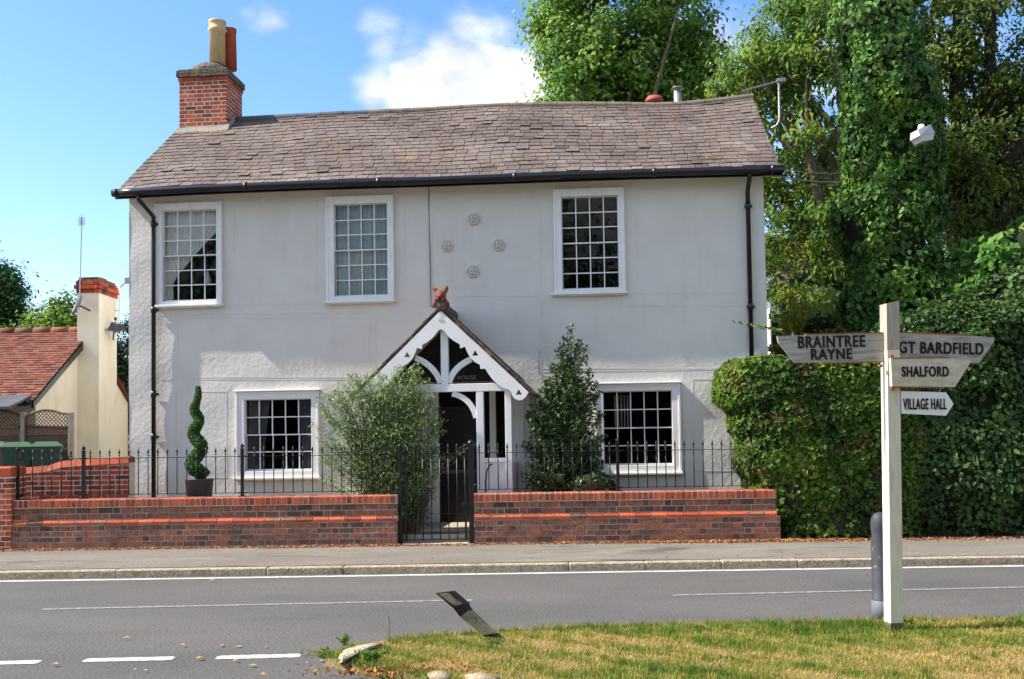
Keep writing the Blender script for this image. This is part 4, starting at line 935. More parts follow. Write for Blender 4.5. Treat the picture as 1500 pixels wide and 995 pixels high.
def tree(name, label, cat, base, th, tr, crowns, ncl, per, ls, m, bark=m_bark, cr=.45, aspect=.55, droop=.5, lean=(0, 0), group=None, seed=0, nlimb=26, flat=.75, clump_bias=.35, limbr=.07):
    t = thing(name, label, cat, base, 0, group); B = Vector(base); top = B+Vector((lean[0], lean[1], th))
    C = []; vol = np.array([r[0]*r[1]*r[2] for c, r in crowns]); vol = vol**.8/sum(vol**.8)
    O = []
    for (c, r), f in zip(crowns, vol):
        n = int(ncl*f); d = unit(rng.normal(size=(n, 3))); rad = rng.uniform(.0, 1, n)**clump_bias; C.append(np.array(c)+d*rad[:, None]*np.array(r)); O.append(d)
    C = np.concatenate(C); O = np.concatenate(O)
    C += np.stack([pnoise(C, .9, seed), pnoise(C, .9, seed+1), pnoise(C, .9, seed+2)], 1)*.35
    n = len(C); cid = np.repeat(np.arange(n), per); sz = rng.uniform(.6, 1.3, n)
    off = rng.normal(size=(n*per, 3))*np.array([1, 1, flat])*cr*.55*sz[cid][:, None]
    P = C[cid]+off; Nl = unit(off)*.6+O[cid]*.5+np.array([0, 0, .55])+rng.normal(size=P.shape)*.45
    rv_ = (rng.normal(size=n)*.16+.45)[cid]+rng.normal(size=n*per)*.13
    leafobj('crown', P, Nl, ls*rng.uniform(.6, 1.3, len(P)), m, t, rv_, aspect, droop)
    mb = MB(); mb.tube([tuple(B+(top-B)*k/5+Vector((.05*math.sin(k*2), .05*math.cos(k*3), 0))) for k in range(6)], [tr*(1.15-.1*k*1.0) for k in range(6)], 10); mb.build('trunk', bark, t, True)
    mb = MB(); idx_ = rng.choice(n, min(nlimb, n), replace=False)
    for q in idx_: limb(mb, tuple(B+(top-B)*random.uniform(.55, 1)), tuple(C[q]), tr*.45, .015, .12)
    # secondary: clump to a nearby limb tip
    for q in rng.choice(n, min(nlimb*3, n), replace=False):
        j = idx_[np.argmin(((C[idx_]-C[q])**2).sum(1))]
        if j != q: limb(mb, tuple(C[j]), tuple(C[q]), .025, .008, .1, 3)
    mb.build('limb', bark, t, True); return t
G_ = lambda *c: [(i/(len(c)-1), x) for i, x in enumerate(c)]
lf_ivy = leafmat('ivy_leaf', G_((.02, .05, .016), (.05, .12, .026), (.10, .21, .035), (.20, .32, .055)), .2, .45)
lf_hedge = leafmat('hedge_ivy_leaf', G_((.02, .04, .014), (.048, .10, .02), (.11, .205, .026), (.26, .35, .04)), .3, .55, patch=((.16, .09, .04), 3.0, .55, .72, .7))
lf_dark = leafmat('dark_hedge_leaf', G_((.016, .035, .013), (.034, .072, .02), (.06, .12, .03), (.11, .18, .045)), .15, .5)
lf_maple = leafmat('maple_leaf', G_((.05, .10, .025), (.11, .22, .04), (.19, .33, .06), (.30, .42, .09)), .42, .5)
lf_chest = leafmat('chestnut_leaf', G_((.05, .09, .02), (.13, .19, .03), (.24, .29, .04), (.38, .32, .05)), .4, .45, patch=((.36, .22, .03), .8, .58, .72, .5))
lf_lime = leafmat('lime_green_leaf', G_((.05, .10, .012), (.11, .20, .02), (.18, .30, .03), (.25, .36, .05)), .35, .45)
lf_conif = leafmat('conifer_leaf', G_((.012, .03, .016), (.025, .055, .025), (.045, .09, .035)), .1, .6)
lf_olive = leafmat('willowy_leaf', G_((.07, .11, .05), (.16, .24, .09), (.29, .39, .17), (.50, .57, .36)), .4, .5)
lf_holly = leafmat('holly_leaf', G_((.02, .042, .018), (.045, .085, .03), (.09, .15, .045), (.17, .22, .08)), .12, .35)
lf_box = leafmat('clipped_box_leaf', G_((.02, .07, .02), (.05, .15, .03), (.10, .24, .045)), .25, .5)

# ================================================================ hedge, ivy, shrubs on the right
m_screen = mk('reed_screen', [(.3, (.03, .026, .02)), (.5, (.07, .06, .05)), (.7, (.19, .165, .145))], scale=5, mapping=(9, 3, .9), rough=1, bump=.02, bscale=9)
hy = 14.35; hz_top = W(1180, 510, hy).z
hedge = thing('ivy_hedge', 'bright ivy covered hedge block overhanging the brick wall end behind the signpost', 'hedge', (5.0, 15.2, .1))
xl = W(1108, 560, hy).x; xr = W(1345, 560, hy).x
S = [(((xl+xr)/2+.15, hy+.95, 1.32), ((xr-xl)/2+.30, .95, hz_top-1.32), 7)]
def hk(P):   # the lower left of the block is eaten away in a slope
    e = W(1072, 560, 14.5).x; z = P[:, 2]; lim = np.interp(z, [0, .45, .9, 1.5, 1.95, 2.3, 2.75], [e+.95, e+.72, e+.50, e+.42, e+.05, e-.02, e+.15]); return P[:, 0] > lim
S = [(((xl+xr)/2, hy+.95, 1.32), ((xr-xl)/2+.32, .95, hz_top-1.32), 7)]
def hb_(x0_, z0_, z1_, p, f=0): a_ = W(x0_, 560, hy+.1).x; return (((a_+xr+.2)/2, hy+.95+f, (z0_+z1_)/2), ((xr+.2-a_)/2, .95, (z1_-z0_)/2), p)
S2 = [hb_(1142, -.3, 1.0, 6, .03), hb_(1118, .25, 1.9, 6, .015), hb_(1101, .85, 2.4, 5), hb_(1088, 1.45, 2.6, 5, -.01), hb_(1068, 1.85, hz_top, 4, -.02)]
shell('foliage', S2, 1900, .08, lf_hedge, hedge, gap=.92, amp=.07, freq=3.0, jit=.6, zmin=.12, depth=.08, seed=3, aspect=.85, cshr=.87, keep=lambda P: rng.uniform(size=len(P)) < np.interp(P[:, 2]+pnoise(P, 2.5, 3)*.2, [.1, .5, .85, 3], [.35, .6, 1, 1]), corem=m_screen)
# dark hedge to the right
dh = thing('dark_hedge', 'tall dark shaded hedge right of the signpost at the photo edge', 'hedge', (8.5, 15.3, .1))
xs_ = W(1330, 600, hy).x
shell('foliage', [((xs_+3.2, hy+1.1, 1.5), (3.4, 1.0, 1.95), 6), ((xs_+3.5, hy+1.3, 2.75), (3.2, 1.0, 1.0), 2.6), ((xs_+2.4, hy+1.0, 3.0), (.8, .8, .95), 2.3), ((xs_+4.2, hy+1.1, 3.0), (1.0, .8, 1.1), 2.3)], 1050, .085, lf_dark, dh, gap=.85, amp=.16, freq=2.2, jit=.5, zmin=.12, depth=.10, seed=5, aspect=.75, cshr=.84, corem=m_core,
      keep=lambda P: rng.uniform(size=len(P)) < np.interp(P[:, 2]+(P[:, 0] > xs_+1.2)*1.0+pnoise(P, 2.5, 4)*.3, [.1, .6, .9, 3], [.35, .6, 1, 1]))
# mid shrubs above the hedge
def bush(name, label, shapes, dens, size, m, seed, amp=.2, base=None, **k):
    c = shapes[0][0]; t = thing(name, label, 'shrub', base or (c[0], c[1], .2)); shell('foliage', shapes, dens, size, m, t, amp=amp, seed=seed, **k)
    mb = MB(); 
    for i in range(3): limb(mb, (c[0]+i*.1-.1, c[1], .1), (c[0]+random.uniform(-.4, .4), c[1], c[2]), .05, .02)
    mb.build('stem', m_bark, t); return t
def at(px, py, Y): return tuple(W(px, py, Y))
c = W(1440, 350, 17.5); bush('tall_shrub', 'leafy green shrub rising above the dark hedge at the right edge', [((c.x-.1, 16.6, 3.5), (1.0, .8, 1.5), 2.2), ((c.x+1.2, 16.8, 4.0), (1.1, .8, 1.6), 2.2), ((c.x-1.0, 16.6, 3.0), (.6, .6, 1.3), 2.1), ((c.x+.3, 16.4, 4.4), (.5, .5, .9), 2.1)], 300, .14, leafmat('broad_leaf', G_((.04, .09, .03), (.08, .20, .04), (.16, .32, .06), (.34, .38, .06)), .35, .5), 8, .34, jit=.9, depth=.2, cshr=.6)
c = W(1195, 470, 19); bush('yellowing_shrub', 'yellow green shrub between the house corner and the ivy column', [((c.x, 19, 2.9), (.75, .8, 1.25), 2.3), ((c.x-.55, 19.1, 2.4), (.5, .6, 1.0), 2.3)], 300, .13, lf_chest, 9, .25, jit=.9, depth=.2, cshr=.6)
# ivy column (old trunk smothered with ivy)
icx = W(1312, 250, 17.0).x
ivt = thing('ivy_clad_tree', 'tall tree trunk smothered in dark ivy behind the signpost', 'tree', (icx, 17.0, .2))
S = []
for k in range(9):
    z = 1.6+k*1.15; px_c = np.interp(z, [2, 4, 6, 8, 10], [1300, 1308, 1300, 1302, 1315]); w = np.interp(z, [2, 3, 5, 7, 8.5, 10.5], [.88, .86, .72, .76, .62, .58]); S.append(((W(px_c, 300, 17).x+.1*math.sin(k*1.9), 17.0, z), (w, w*.9, .95), 2.6))
shell('ivy', S, 900, .10, lf_ivy, ivt, gap=.72, amp=.2, freq=2.4, jit=.6, cshr=.74, nz=.15, zmin=.2, depth=.06, seed=11, aspect=.8, droop=1.0)
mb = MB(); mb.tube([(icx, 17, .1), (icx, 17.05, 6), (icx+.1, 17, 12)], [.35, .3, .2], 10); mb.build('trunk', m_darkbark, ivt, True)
# trees
cw = W(900, 60, 27)
tree('maple_tree', 'broad bright green maple rising behind the slate roof', 'tree', (2.6, 27, .2), 8.5, .33, [((W(925, 30, 27).x, 27, 12.6), (2.35, 2.3, 4.6)), ((W(1000, 70, 27).x, 27.5, 10.4), (1.35, 1.8, 2.5)), ((W(815, 120, 27).x, 26.5, 9.9), (1.0, 1.4, 1.6)), ((W(850, 40, 27).x, 26.6, 12.0), (1.2, 1.6, 2.5))],
     430, 170, .125, lf_maple, cr=.50, aspect=.8, droop=.6, seed=20, nlimb=40, lean=(-.3, 0), flat=.6)
CH = leafmat('horse_chestnut_leaf', G_((.04, .08, .02), (.085, .17, .028), (.15, .26, .04), (.27, .33, .05)), .42, .45, patch=((.38, .24, .03), .8, .58, .75, .5))
tree('chestnut_tree', 'large horse chestnut with yellowing leaves right of the house', 'tree', (W(1190, 500, 22).x+1.3, 22, .2), 6, .4, [((W(1180, 150, 22).x, 22, 8.9), (1.75, 1.6, 3.8)), ((W(1150, 290, 22).x+.35, 22, 5.9), (.9, 1.2, 1.7)), ((W(1230, 330, 22).x, 22.4, 5.6), (1.3, 1.2, 2.6)), ((W(1120, 60, 22).x+.4, 22, 10.2), (.9, 1.2, 1.6))],
     215, 130, .155, CH, cr=.42, aspect=.42, droop=1.2, seed=30, nlimb=34, flat=.6)
tree('oak_tree', 'dark limbed spreading tree with sky gaps in the top right corner', 'tree', (W(1430, 500, 24).x, 24, .2), 8, .5, [((W(1450, 130, 24).x, 24, 9.6), (2.6, 1.5, 4.6)), ((W(1400, 20, 24).x, 24, 11.5), (1.9, 1.8, 2.4)), ((W(1560, 250, 24).x, 24, 7.8), (2.8, 2, 3.5)), ((W(1430, 330, 23).x, 23, 6.2), (1.5, .9, 2.2))],
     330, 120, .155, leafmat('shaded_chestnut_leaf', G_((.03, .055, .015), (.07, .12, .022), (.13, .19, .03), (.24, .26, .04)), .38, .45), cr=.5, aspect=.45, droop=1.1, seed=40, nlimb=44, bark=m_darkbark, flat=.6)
tree('distant_tree', 'hazy green tree far behind the ivy column', 'tree', (13, 36, .2), 5, .3, [((W(1180, 300, 36).x, 36, 6.0), (2.6, 2, 3.6)), ((W(1300, 330, 36).x, 37, 6.0), (4, 2, 3.6)), ((W(1480, 330, 36).x, 37, 6.5), (4, 2, 5))], 260, 70, .3, lf_maple, cr=.9, seed=45, nlimb=16)
# left side
tree('conifer', 'dark evergreen conifer at the left photo edge', 'tree', (W(-20, 500, 34).x, 34, .2), 4, .25, [((W(0, 470, 34).x, 34, 4.7), (1.0, 1.0, 3.5)), ((W(8, 440, 34).x, 34, 3.6), (.9, 1.0, 2.4)), ((W(-60, 420, 34).x, 34, 5.4), (1.4, 1.2, 4.0))], 430, 150, .17, leafmat('conifer_green_leaf', G_((.02, .06, .02), (.05, .12, .03), (.10, .20, .045)), .25, .6), cr=.45, aspect=.45, seed=50, nlimb=10)
tree('lime_green_tree', 'bright lime green tree behind the clay tiled cottage', 'tree', (W(70, 500, 28).x, 28, .2), 2.5, .15, [((W(68, 470, 28).x, 28, 4.1), (.95, .9, 1.25)), ((W(108, 455, 28).x, 28, 4.6), (.55, .8, 1.2)), ((W(15, 485, 28).x, 28, 3.8), (.8, .8, 1.0)), ((W(-120, 470, 28).x, 28, 3.6), (1.8, .8, 1.6))], 330, 110, .12, lf_lime, cr=.38, aspect=.7, seed=55, nlimb=14)
tree('cypress', 'narrow dark cypress in the gap beside the grey house', 'tree', (W(183, 500, 25).x, 25, .2), 3, .12, [((W(184, 520, 25).x, 25, 2.8), (.52, .5, 2.3))], 90, 130, .11, lf_conif, cr=.25, aspect=.35, seed=58, nlimb=6)
tree('background_tree', 'rounded mid green tree low behind the chimney of the cream cottage', 'tree', (W(60, 500, 45).x, 45, .2), 3, .2, [((W(55, 450, 45).x, 45, 5.2), (1.6, 1.2, 2.0)), ((W(150, 500, 45).x, 45, 4.0), (1.5, 1.2, 1.6))], 90, 80, .22, lf_maple, cr=.5, seed=59, nlimb=8)

# spiral topiary in its planter
tp = thing('spiral_topiary', 'clipped spiral topiary in a tall tapered grey planter beside the window', 'topiary', (W(292, 700, 15.35).x, 15.35, .235))
TY = 15.35; cx = W(292, 700, TY).x; zt = W(292, 702, TY).z
mb = MB(); 
def frust(mb, cx, cy, z0, z1, w0, w1, **k): mb.hexa([(cx-w0, cy-w0, z0), (cx+w0, cy-w0, z0), (cx+w0, cy+w0, z0), (cx-w0, cy+w0, z0), (cx-w1, cy-w1, z1), (cx+w1, cy-w1, z1), (cx+w1, cy+w1, z1), (cx-w1, cy+w1, z1)], **k)
mb.lathe((cx, TY, .235), [(.14, 0), (.205, zt-.235-.01), (.215, zt-.235), (.19, zt-.235), (.185, zt-.28)], 28); mb.build('planter', m_lav, tp, True)
TPX = [(290, 566, 3.5), (291, 578, 5), (287, 592, 6), (284, 601, 7), (288, 608, 7.5), (293, 615, 7.5), (289, 624, 8), (282, 632, 8.5), (284, 641, 9), (293, 648, 9.5), (297, 656, 9.8), (289, 666, 10), (281, 675, 10.5), (284, 685, 11), (294, 692, 10.5), (300, 700, 10)]
pts = []; rr = []
for i in range(len(TPX)-1):
    for k in range(6):
        t = k/6; a_, b_ = TPX[i], TPX[i+1]; pts.append(W(a_[0]+(b_[0]-a_[0])*t, a_[1]+(b_[1]-a_[1])*t, TY)); rr.append((a_[2]+(b_[2]-a_[2])*t)/98)
for i, p in enumerate(pts): 
    dx = p.x-cx; ph = i/len(pts)*4*2*math.pi; p.y = TY+math.cos(ph)*.05*i/len(pts)
mb = MB(); mb.tube([tuple(p) for p in pts], [r*.88 for r in rr], 12); mb.build('foliage_core', m_core, tp, True)  # solid core added inside the spiral, inner shade put into its colour
n = 9000; k = rng.integers(0, len(pts)-1, n); w_ = np.array(rr)[k]; keep = rng.uniform(0, max(rr), n) < w_; k = k[keep]; f = rng.uniform(0, 1, len(k))[:, None]
PA = np.array([tuple(p) for p in pts]); base_ = PA[k]*(1-f)+PA[k+1]*f; tg = unit(PA[k+1]-PA[k]); d = rng.normal(size=(len(k), 3)); d = unit(d-tg*(d*tg).sum(1)[:, None])
leafobj('foliage', base_+d*(np.array(rr)[k]*rng.uniform(.85, 1.04, len(k)))[:, None], d+rng.normal(size=d.shape)*.6, .026*rng.uniform(.6, 1.3, len(k)), lf_box, tp, rng.normal(size=len(k))*.2+.5, .6)
# willowy shrub left of the porch
def stems(name, label, cat, base, targets, leaf, size, aspect, m, per, spread=.12, up=.8, gauss=.05, stemm=m_bark, r0=.012, fan=0):
    t = thing(name, label, cat, base); mb = MB(); P = []; T = []
    for (tx, ty, tz) in targets:
        p0 = Vector((base[0]+random.uniform(-spread, spread), base[1]+random.uniform(-spread, spread), base[2])); p1 = Vector((tx, ty, tz)); p0.z += fan*max(0, (p1.z-p0.z))*random.uniform(.1, .75); mid = p0+(p1-p0)*.5+Vector(((p1.x-p0.x)*-.22*(1-fan), 0, (p1.z-p0.z)*.10-.05*fan))
        pl = [(p0*(1-s)**2+mid*2*s*(1-s)+p1*s*s) for s in [i/8 for i in range(9)]]; mb.tube([tuple(q) for q in pl], [r0*(1-.85*i/8) for i in range(9)], 5)
        for q in range(per):
            s = random.random()**.75*.88+.12; i = min(7, int(s*8)); f = s*8-i; c = pl[i]+(pl[i+1]-pl[i])*f; d = (pl[i+1]-pl[i]).normalized()
            g = gauss*(1.3-s*.9); c = c+Vector((random.gauss(0, g), random.gauss(0, g), random.gauss(0, g*.6))); P.append(tuple(c)); T.append(tuple(d*up+Vector((random.gauss(0, .5), random.gauss(0, .5), random.gauss(0, .3)))))
    P = np.array(P); T = np.array(T); Nn = rng.normal(size=P.shape)
    leafobj('foliage', P, Nn, size*rng.uniform(.6, 1.25, len(P)), m, t, rng.normal(size=len(P))*.2+.35+.3*np.clip((P[:, 2]-base[2])/1.8, 0, 1)*0+.1, aspect, 0, T)
    mb.build('stem', stemm, t); return t
OY = 14.98; tg = []
opx = [(462, 640), (470, 600), (480, 575), (495, 570), (505, 555), (520, 548), (532, 553), (545, 560), (558, 548), (572, 555), (585, 545), (600, 552), (612, 540), (622, 560), (632, 580), (642, 600), (646, 625), (640, 655), (640, 680), (468, 670), (475, 690), (630, 700)]
for i in range(165):
    if i < 85: x, y = opx[i % len(opx)]; x += random.gauss(0, 5); y += random.gauss(0, 9)
    else: x = random.gauss(562, 40); y = random.uniform(570, 680)
    p = W(x, y, OY+random.gauss(0, .16)); tg.append((p.x, max(14.92, p.y), p.z))
stems('willowy_shrub', 'feathery bright grey green shrub covering the left side of the porch', 'shrub', (W(572, 780, OY).x, OY+.1, .235), tg, None, .072, .2, lf_olive, 205, .14, gauss=.10)
tg = []
for i in range(34): p = W(random.gauss(606, 15), random.uniform(640, 740), 15.1+random.gauss(0, .08)); tg.append((p.x, p.y, p.z))
stems('trailing_shrub', 'grey leaved lower shrub seen through the left bars of the gate', 'shrub', (W(604, 780, 15.1).x, 15.1, .235), tg, None, .055, .22, leafmat('grey_shaded_leaf', G_((.03, .045, .03), (.06, .08, .055), (.12, .14, .10)), .2, .6), 85, .12, gauss=.07)
# holly left of the lower right window
HYY = 15.25; tg = []
hp = [(836, 478), (826, 498), (848, 497), (818, 512), (858, 513), (812, 538), (864, 535), (802, 556), (872, 560), (790, 566), (878, 572), (783, 590), (882, 600), (775, 612), (884, 640), (770, 650), (880, 680), (768, 690), (835, 520), (835, 545), (820, 580), (850, 580), (800, 640), (860, 640), (778, 610), (782, 605)]
for i in range(150):
    if i < 52: x, y = hp[i % len(hp)]; x += random.gauss(0, 2); y += random.gauss(0, 3)
    else: y = 700-170*random.random()**1.3; w = np.interp(y, [530, 600, 700], [20, 46, 58]); x = 828+random.uniform(-w, w)
    p = W(x, y, HYY+random.gauss(0, .12+.1*(y > 560))); tg.append((p.x, max(14.97, p.y), p.z))
stems('holly_bush', 'conical dark holly bush with spiky top against the grey wall', 'shrub', (W(830, 780, HYY).x, HYY, .235), tg, None, .072, .5, lf_holly, 110, .05, up=.3, gauss=.075, r0=.012, fan=1)
bush('low_shrub', 'small round dark shrub below the right hand lower window', [((W(868, 712, 15.1).x, 15.1, .85), (.36, .24, .22), 2.2), ((W(868, 712, 15.1).x-.1, 15.1, .5), (.3, .2, .3), 2.2)], 900, .05, lf_holly, 61, .06)
# ivy sprays at the hedge
for nm, lb, x0, y0, x1, y1 in (('ivy_spray', 'single leafy shoot reaching left from the top of the hedge across the downpipe', 1150, 490, 1073, 472), ('creeper_sprig', 'small creeper sprig poking through the railing end beside the hedge', 1122, 662, 1072, 652)):
    a_, b_ = W(x0, y0, 14.6), W(x1, y1, 14.5); tgs = [(b_.x, b_.y, b_.z), (b_.x+.25, b_.y, b_.z-.03)] if nm == 'ivy_spray' else [(b_.x, b_.y, b_.z), (b_.x+.1, b_.y, b_.z-.12), (b_.x+.05, b_.y, b_.z-.05)]
    stems(nm, lb, 'shoot', tuple(a_), tgs, None, .075, .5, lf_maple, 28, .02, up=.4, gauss=.022, r0=.005)

# the wood across the road, behind the photographer: it shows only as reflections in the panes
Pw = np.concatenate([np.column_stack([rng.normal(x, 2.2, 2600), rng.normal(-24, 1.2, 2600), np.abs(rng.normal(0, 1, 2600))*h*.5+rng.uniform(0, h*.5, 2600)]) for x, h in ((-34, 8), (-27, 10), (-20, 7), (-13, 9), (-6, 10), (0, 7), (7, 9), (14, 11), (21, 8), (28, 9), (35, 9))])
o = leafobj('wood', Pw, rng.normal(size=Pw.shape), .75*rng.uniform(.6, 1.3, len(Pw)), lf_maple, None, rng.uniform(0, .6, len(Pw)), .8); tag(o, 'belt of roadside trees behind the viewer, reflected in the window panes', 'trees', kind='stuff')

# ================================================================ neighbour on the left
C = Fr(0, 17.0, 0)
nb = thing('cream_cottage', 'low cream rendered cottage with red clay tiled roof and tall side chimney', 'house', (-11, 19, .5))
xg = W(48, 580, 17.0).x; zev = W(30, 578, 17.0).z; za_ = W(125, 484, 19.1).z; zr = za_
mb = MB(); x0 = -19
mb.add([(x0, 17.1, .1), (xg, 17.1, .1), (xg, 17.1, zev), (x0, 17.1, zev)], [(0, 1, 2, 3)])
D2 = 21.2
mb.add([(xg, 17.1, .1), (xg, D2, .1), (xg, D2, zev), (xg, 19.15, zr-.05), (xg, 17.1, zev)], [(0, 1, 2, 3, 4)])
mb.add([(x0, D2, .1), (xg, D2, .1), (xg, D2, zev), (x0, D2, zev)], [(0, 3, 2, 1)])
# garage-like cream wing further back filling down to the drive
mb.box(xg-.0, xg+1.2, 21.3, 24, .1, W(160, 545, 21.3).z-.1)
mb.build('wall', m_cream, nb)
mb = MB(); nrow = 30; Y0, Z0, Y1, Z1 = 16.82, zev-.12, 19.15, zr
for c_ in range(nrow):
    t0, t1 = c_/nrow, min(1, (c_+1.4)/nrow); x = x0+(.08 if c_ % 2 else 0)
    while x < xg+.08:
        w = .125; xe = min(x+w, xg+.1); l = random.uniform(.02, .032)
        y0_, z0_ = Y0+(Y1-Y0)*t0, Z0+(Z1-Z0)*t0; y1_, z1_ = Y0+(Y1-Y0)*t1, Z0+(Z1-Z0)*t1
        mb.add([(x+.002, y0_, z0_+l-.012), (xe-.002, y0_, z0_+l-.012), (x+.002, y0_, z0_+l), (xe-.002, y0_, z0_+l), (xe-.002, y1_, z1_+.006), (x+.002, y1_, z1_+.006)], [(0, 1, 3, 2), (2, 3, 4, 5)])
        x += w
mb.add([(x0, Y0, Z0), (xg+.1, Y0, Z0), (xg+.1, Y1, Z1), (x0, Y1, Z1)], [(0, 1, 2, 3)], .3)
mb.add([(x0, Y1, Z1), (xg+.1, Y1, Z1), (xg+.1, D2+.2, zev-.1), (x0, D2+.2, zev-.1)], [(0, 1, 2, 3)], .3)
rf = mb.build('roof', m_tile, nb)
mb = MB(); x = x0
while x < xg+.1: mb.tube([(x, 19.15, zr-.01), (min(x+.33, xg+.1), 19.15, zr+.0)], .085, 10); x += .335
mb.build('ridge', m_tile, rf, True)
mb = MB(); mb.hexa([(xg+.06, Y0, Z0-.12), (xg+.10, Y0, Z0-.12), (xg+.10, 19.15, zr-.16), (xg+.06, 19.15, zr-.16), (xg+.06, Y0, Z0-.02), (xg+.10, Y0, Z0-.02), (xg+.10, 19.15, zr-.03), (xg+.06, 19.15, zr-.03)])
mb.tube([(x0, Y0-.05, Z0-.03), (xg+.05, Y0-.05, Z0-.03)], .05, 8); mb.build('gutter', m_black, nb)
mb = MB(); q0, q1 = xg-.01, W(145, 430, 18.75).x; ztc = W(140, 429, 18.75).z
mb.box(q0, q1, 18.75, 19.6, .1, ztc); pass
ch = mb.build('chimney', m_cream, nb)
mb = MB(); q = [((q0-e, 18.75-e), (q1+e, 18.75-e)) for e in (.02,)]
rn = lambda e: [((q0-e, 18.75-e), (q1+e, 18.75-e)), ((q1+e, 18.75-e), (q1+e, 19.6+e)), ((q1+e, 19.6+e), (q0-e, 19.6+e)), ((q0-e, 19.6+e), (q0-e, 18.75-e))]
mb.box(q0-.0, q1+.0, 18.76, 19.59, ztc, ztc+.25, mi=1); bricks(mb, rn(.015), ztc, 1); bricks(mb, rn(.045), ztc+.076, 1, depth=.08); bricks(mb, rn(.02), ztc+.152, 1, depth=.06); bricks(mb, rn(-.02), ztc+.228, 1, depth=.08)
mb.lathe(((q0+q1)/2, 19.17, ztc+.26), [(.2, 0), (.16, .06), (.08, .09), (0, .1)], 12, mi=1)
mb.build('chimney_cap', [m_brick, m_lichen], ch)
mb = MB(); p = W(156, 596, 17.6); mb.box(xg+.001, xg+.03, 19.9, 20.06, p.z-.05, p.z+.06); mb.build('wall_box', m_cream, nb)
mb = MB(); p = W(22, 590, 16.7); mb.hexa([(x0, 16.2, p.z-.12), (xg+.0, 16.2, p.z-.12), (xg+.0, 17.05, p.z+.12), (x0, 17.05, p.z+.12), (x0, 16.2, p.z-.08), (xg+.0, 16.2, p.z-.08), (xg+.0, 17.05, p.z+.16), (x0, 17.05, p.z+.16)]); mb.build('lean_to_roof', m_lead, nb)
# aerials on the cottage chimney
ta = thing('television_aerial', 'thin tall aerial mast beside the cream cottage chimney', 'aerial', (W(117, 430, 18.7).x-.05, 18.7, ztc-.8))
mb = MB(); b_ = W(116, 455, 18.7); t_ = W(120, 324, 18.7); mb.tube([tuple(b_), tuple(t_)], .012, 6); mb.build('pole', m_metal, ta)
mb = MB(); mb.tube([(t_.x+.12, 18.4, t_.z-.03), (t_.x-.16, 19.05, t_.z+.03)], .013, 6)
for i in range(8): y = 18.42+i*.09; x = t_.x+.115-i*.039; mb.tube([(x, y, t_.z-.07), (x, y, t_.z+.07)], .006, 4); mb.tube([(x-.06, y, t_.z), (x+.06, y, t_.z)], .006, 4)
mb.build('antenna', m_metal, ta)
def dish(label, c, yaw, tilt, r=.22, rim=m_metal):
    t = thing('satellite_dish', label, 'dish', c, 0); mb = MB(); M_ = Matrix.Translation(c) @ Euler((R(90-tilt), 0, R(yaw))).to_matrix().to_4x4(); vs = []; n = 24
    for j in range(6):
        rr_ = r*j/5
        for k in range(n): a_ = 2*math.pi*k/n; vs.append(tuple(M_ @ Vector((rr_*math.cos(a_), rr_*1.1*math.sin(a_), .35*rr_*rr_/r))))
    fs = [(j*n+k, j*n+(k+1) % n, (j+1)*n+(k+1) % n, (j+1)*n+k) for j in range(5) for k in range(n)]
    mb.add(vs, fs, .5); mb.build('reflector', rim, t, True)
    mb = MB(); mb.tube([tuple(M_ @ Vector((0, -r, .02))), tuple(M_ @ Vector((0, -r*.3, r*1.3)))], .01, 6); mb.tube([tuple(M_ @ Vector((0, -r*.35, r*1.2))), tuple(M_ @ Vector((0, -r*.25, r*1.45)))], .03, 8); mb.tube([tuple(M_ @ Vector((0, 0, 0))), tuple(M_ @ Vector((0, 0, -.2)))], .018, 6)
    mb.build('feed_arm', m_lead, t)
dish('pale satellite dish on the left face of the cream cottage chimney', tuple(W(117, 448, 18.5)), -60, 25, .20, m_bingrey)
dish('dark satellite dish on the right face of the cream cottage chimney', tuple(W(167, 484, 19.2)), 30, 60, .20, m_lead)
ba = thing('bracket_aerial', 'small aerial on a white bracket right of the cream cottage chimney', 'aerial', tuple(W(166, 460, 19.2)))
mb = MB(); mb.tube([tuple(W(174, 474, 19.2)), tuple(W(176, 424, 19.2)), tuple(W(178, 415, 19.2))], .018, 6); mb.tube([tuple(W(168, 455, 19.2)), tuple(W(176, 455, 19.2))], .014, 6); mb.tube([tuple(W(168, 474, 19.2)), tuple(W(174, 474, 19.2))], .012, 6); mb.build('bracket', m_white, ba)
mb = MB(); mb.tube([tuple(W(176, 421, 19.2)), tuple(W(187, 411, 19.0))], .012, 6); p = W(187, 412, 19.0); mb.box(p.x-.04, p.x+.05, 18.95, 19.0, p.z-.05, p.z+.06); mb.build('antenna', m_metal, ba)
# neighbour's orange brick wall with sloping top
NW = Fr(0, 15.75, 0); mb = MB(NW); tops = [(26, 686), (70, 682), (72, 679), (84, 676), (110, 674), (150, 671), (190, 669)]
ta_ = [NW.px(x, y) for x, y in tops]; T_ = lambda a: lin(a, [p[0] for p in ta_], [p[1] for p in ta_])
a0, a1 = ta_[0][0], ta_[-1][0]
for k in range(16):
    s, e = a0+(a1-a0)*k/16, a0+(a1-a0)*(k+1)/16; mb.hexa([(s, .003, .1), (e, .003, .1), (e, .22, .1), (s, .22, .1), (s, .003, T_(s)-.09), (e, .003, T_(e)-.09), (e, .22, T_(e)-.09), (s, .22, T_(s)-.09)], .5, 1)
z = .3; r_ = 0
while z < 1.4:
    a = a0-(r_ % 2)*.11; 
    while a < a1:
        l = random.choice((.215, .215, .105)); lo_, hi_ = max(a, a0), min(a+l, a1); tt = min(T_(lo_), T_(hi_))-.1
        if hi_-lo_ > .03 and z < tt: mb.box(lo_+.007, hi_-.007, 0, .03, z, min(z+.059, tt))
        a += l
    z += .075; r_ += 1
k = 0; a = a0
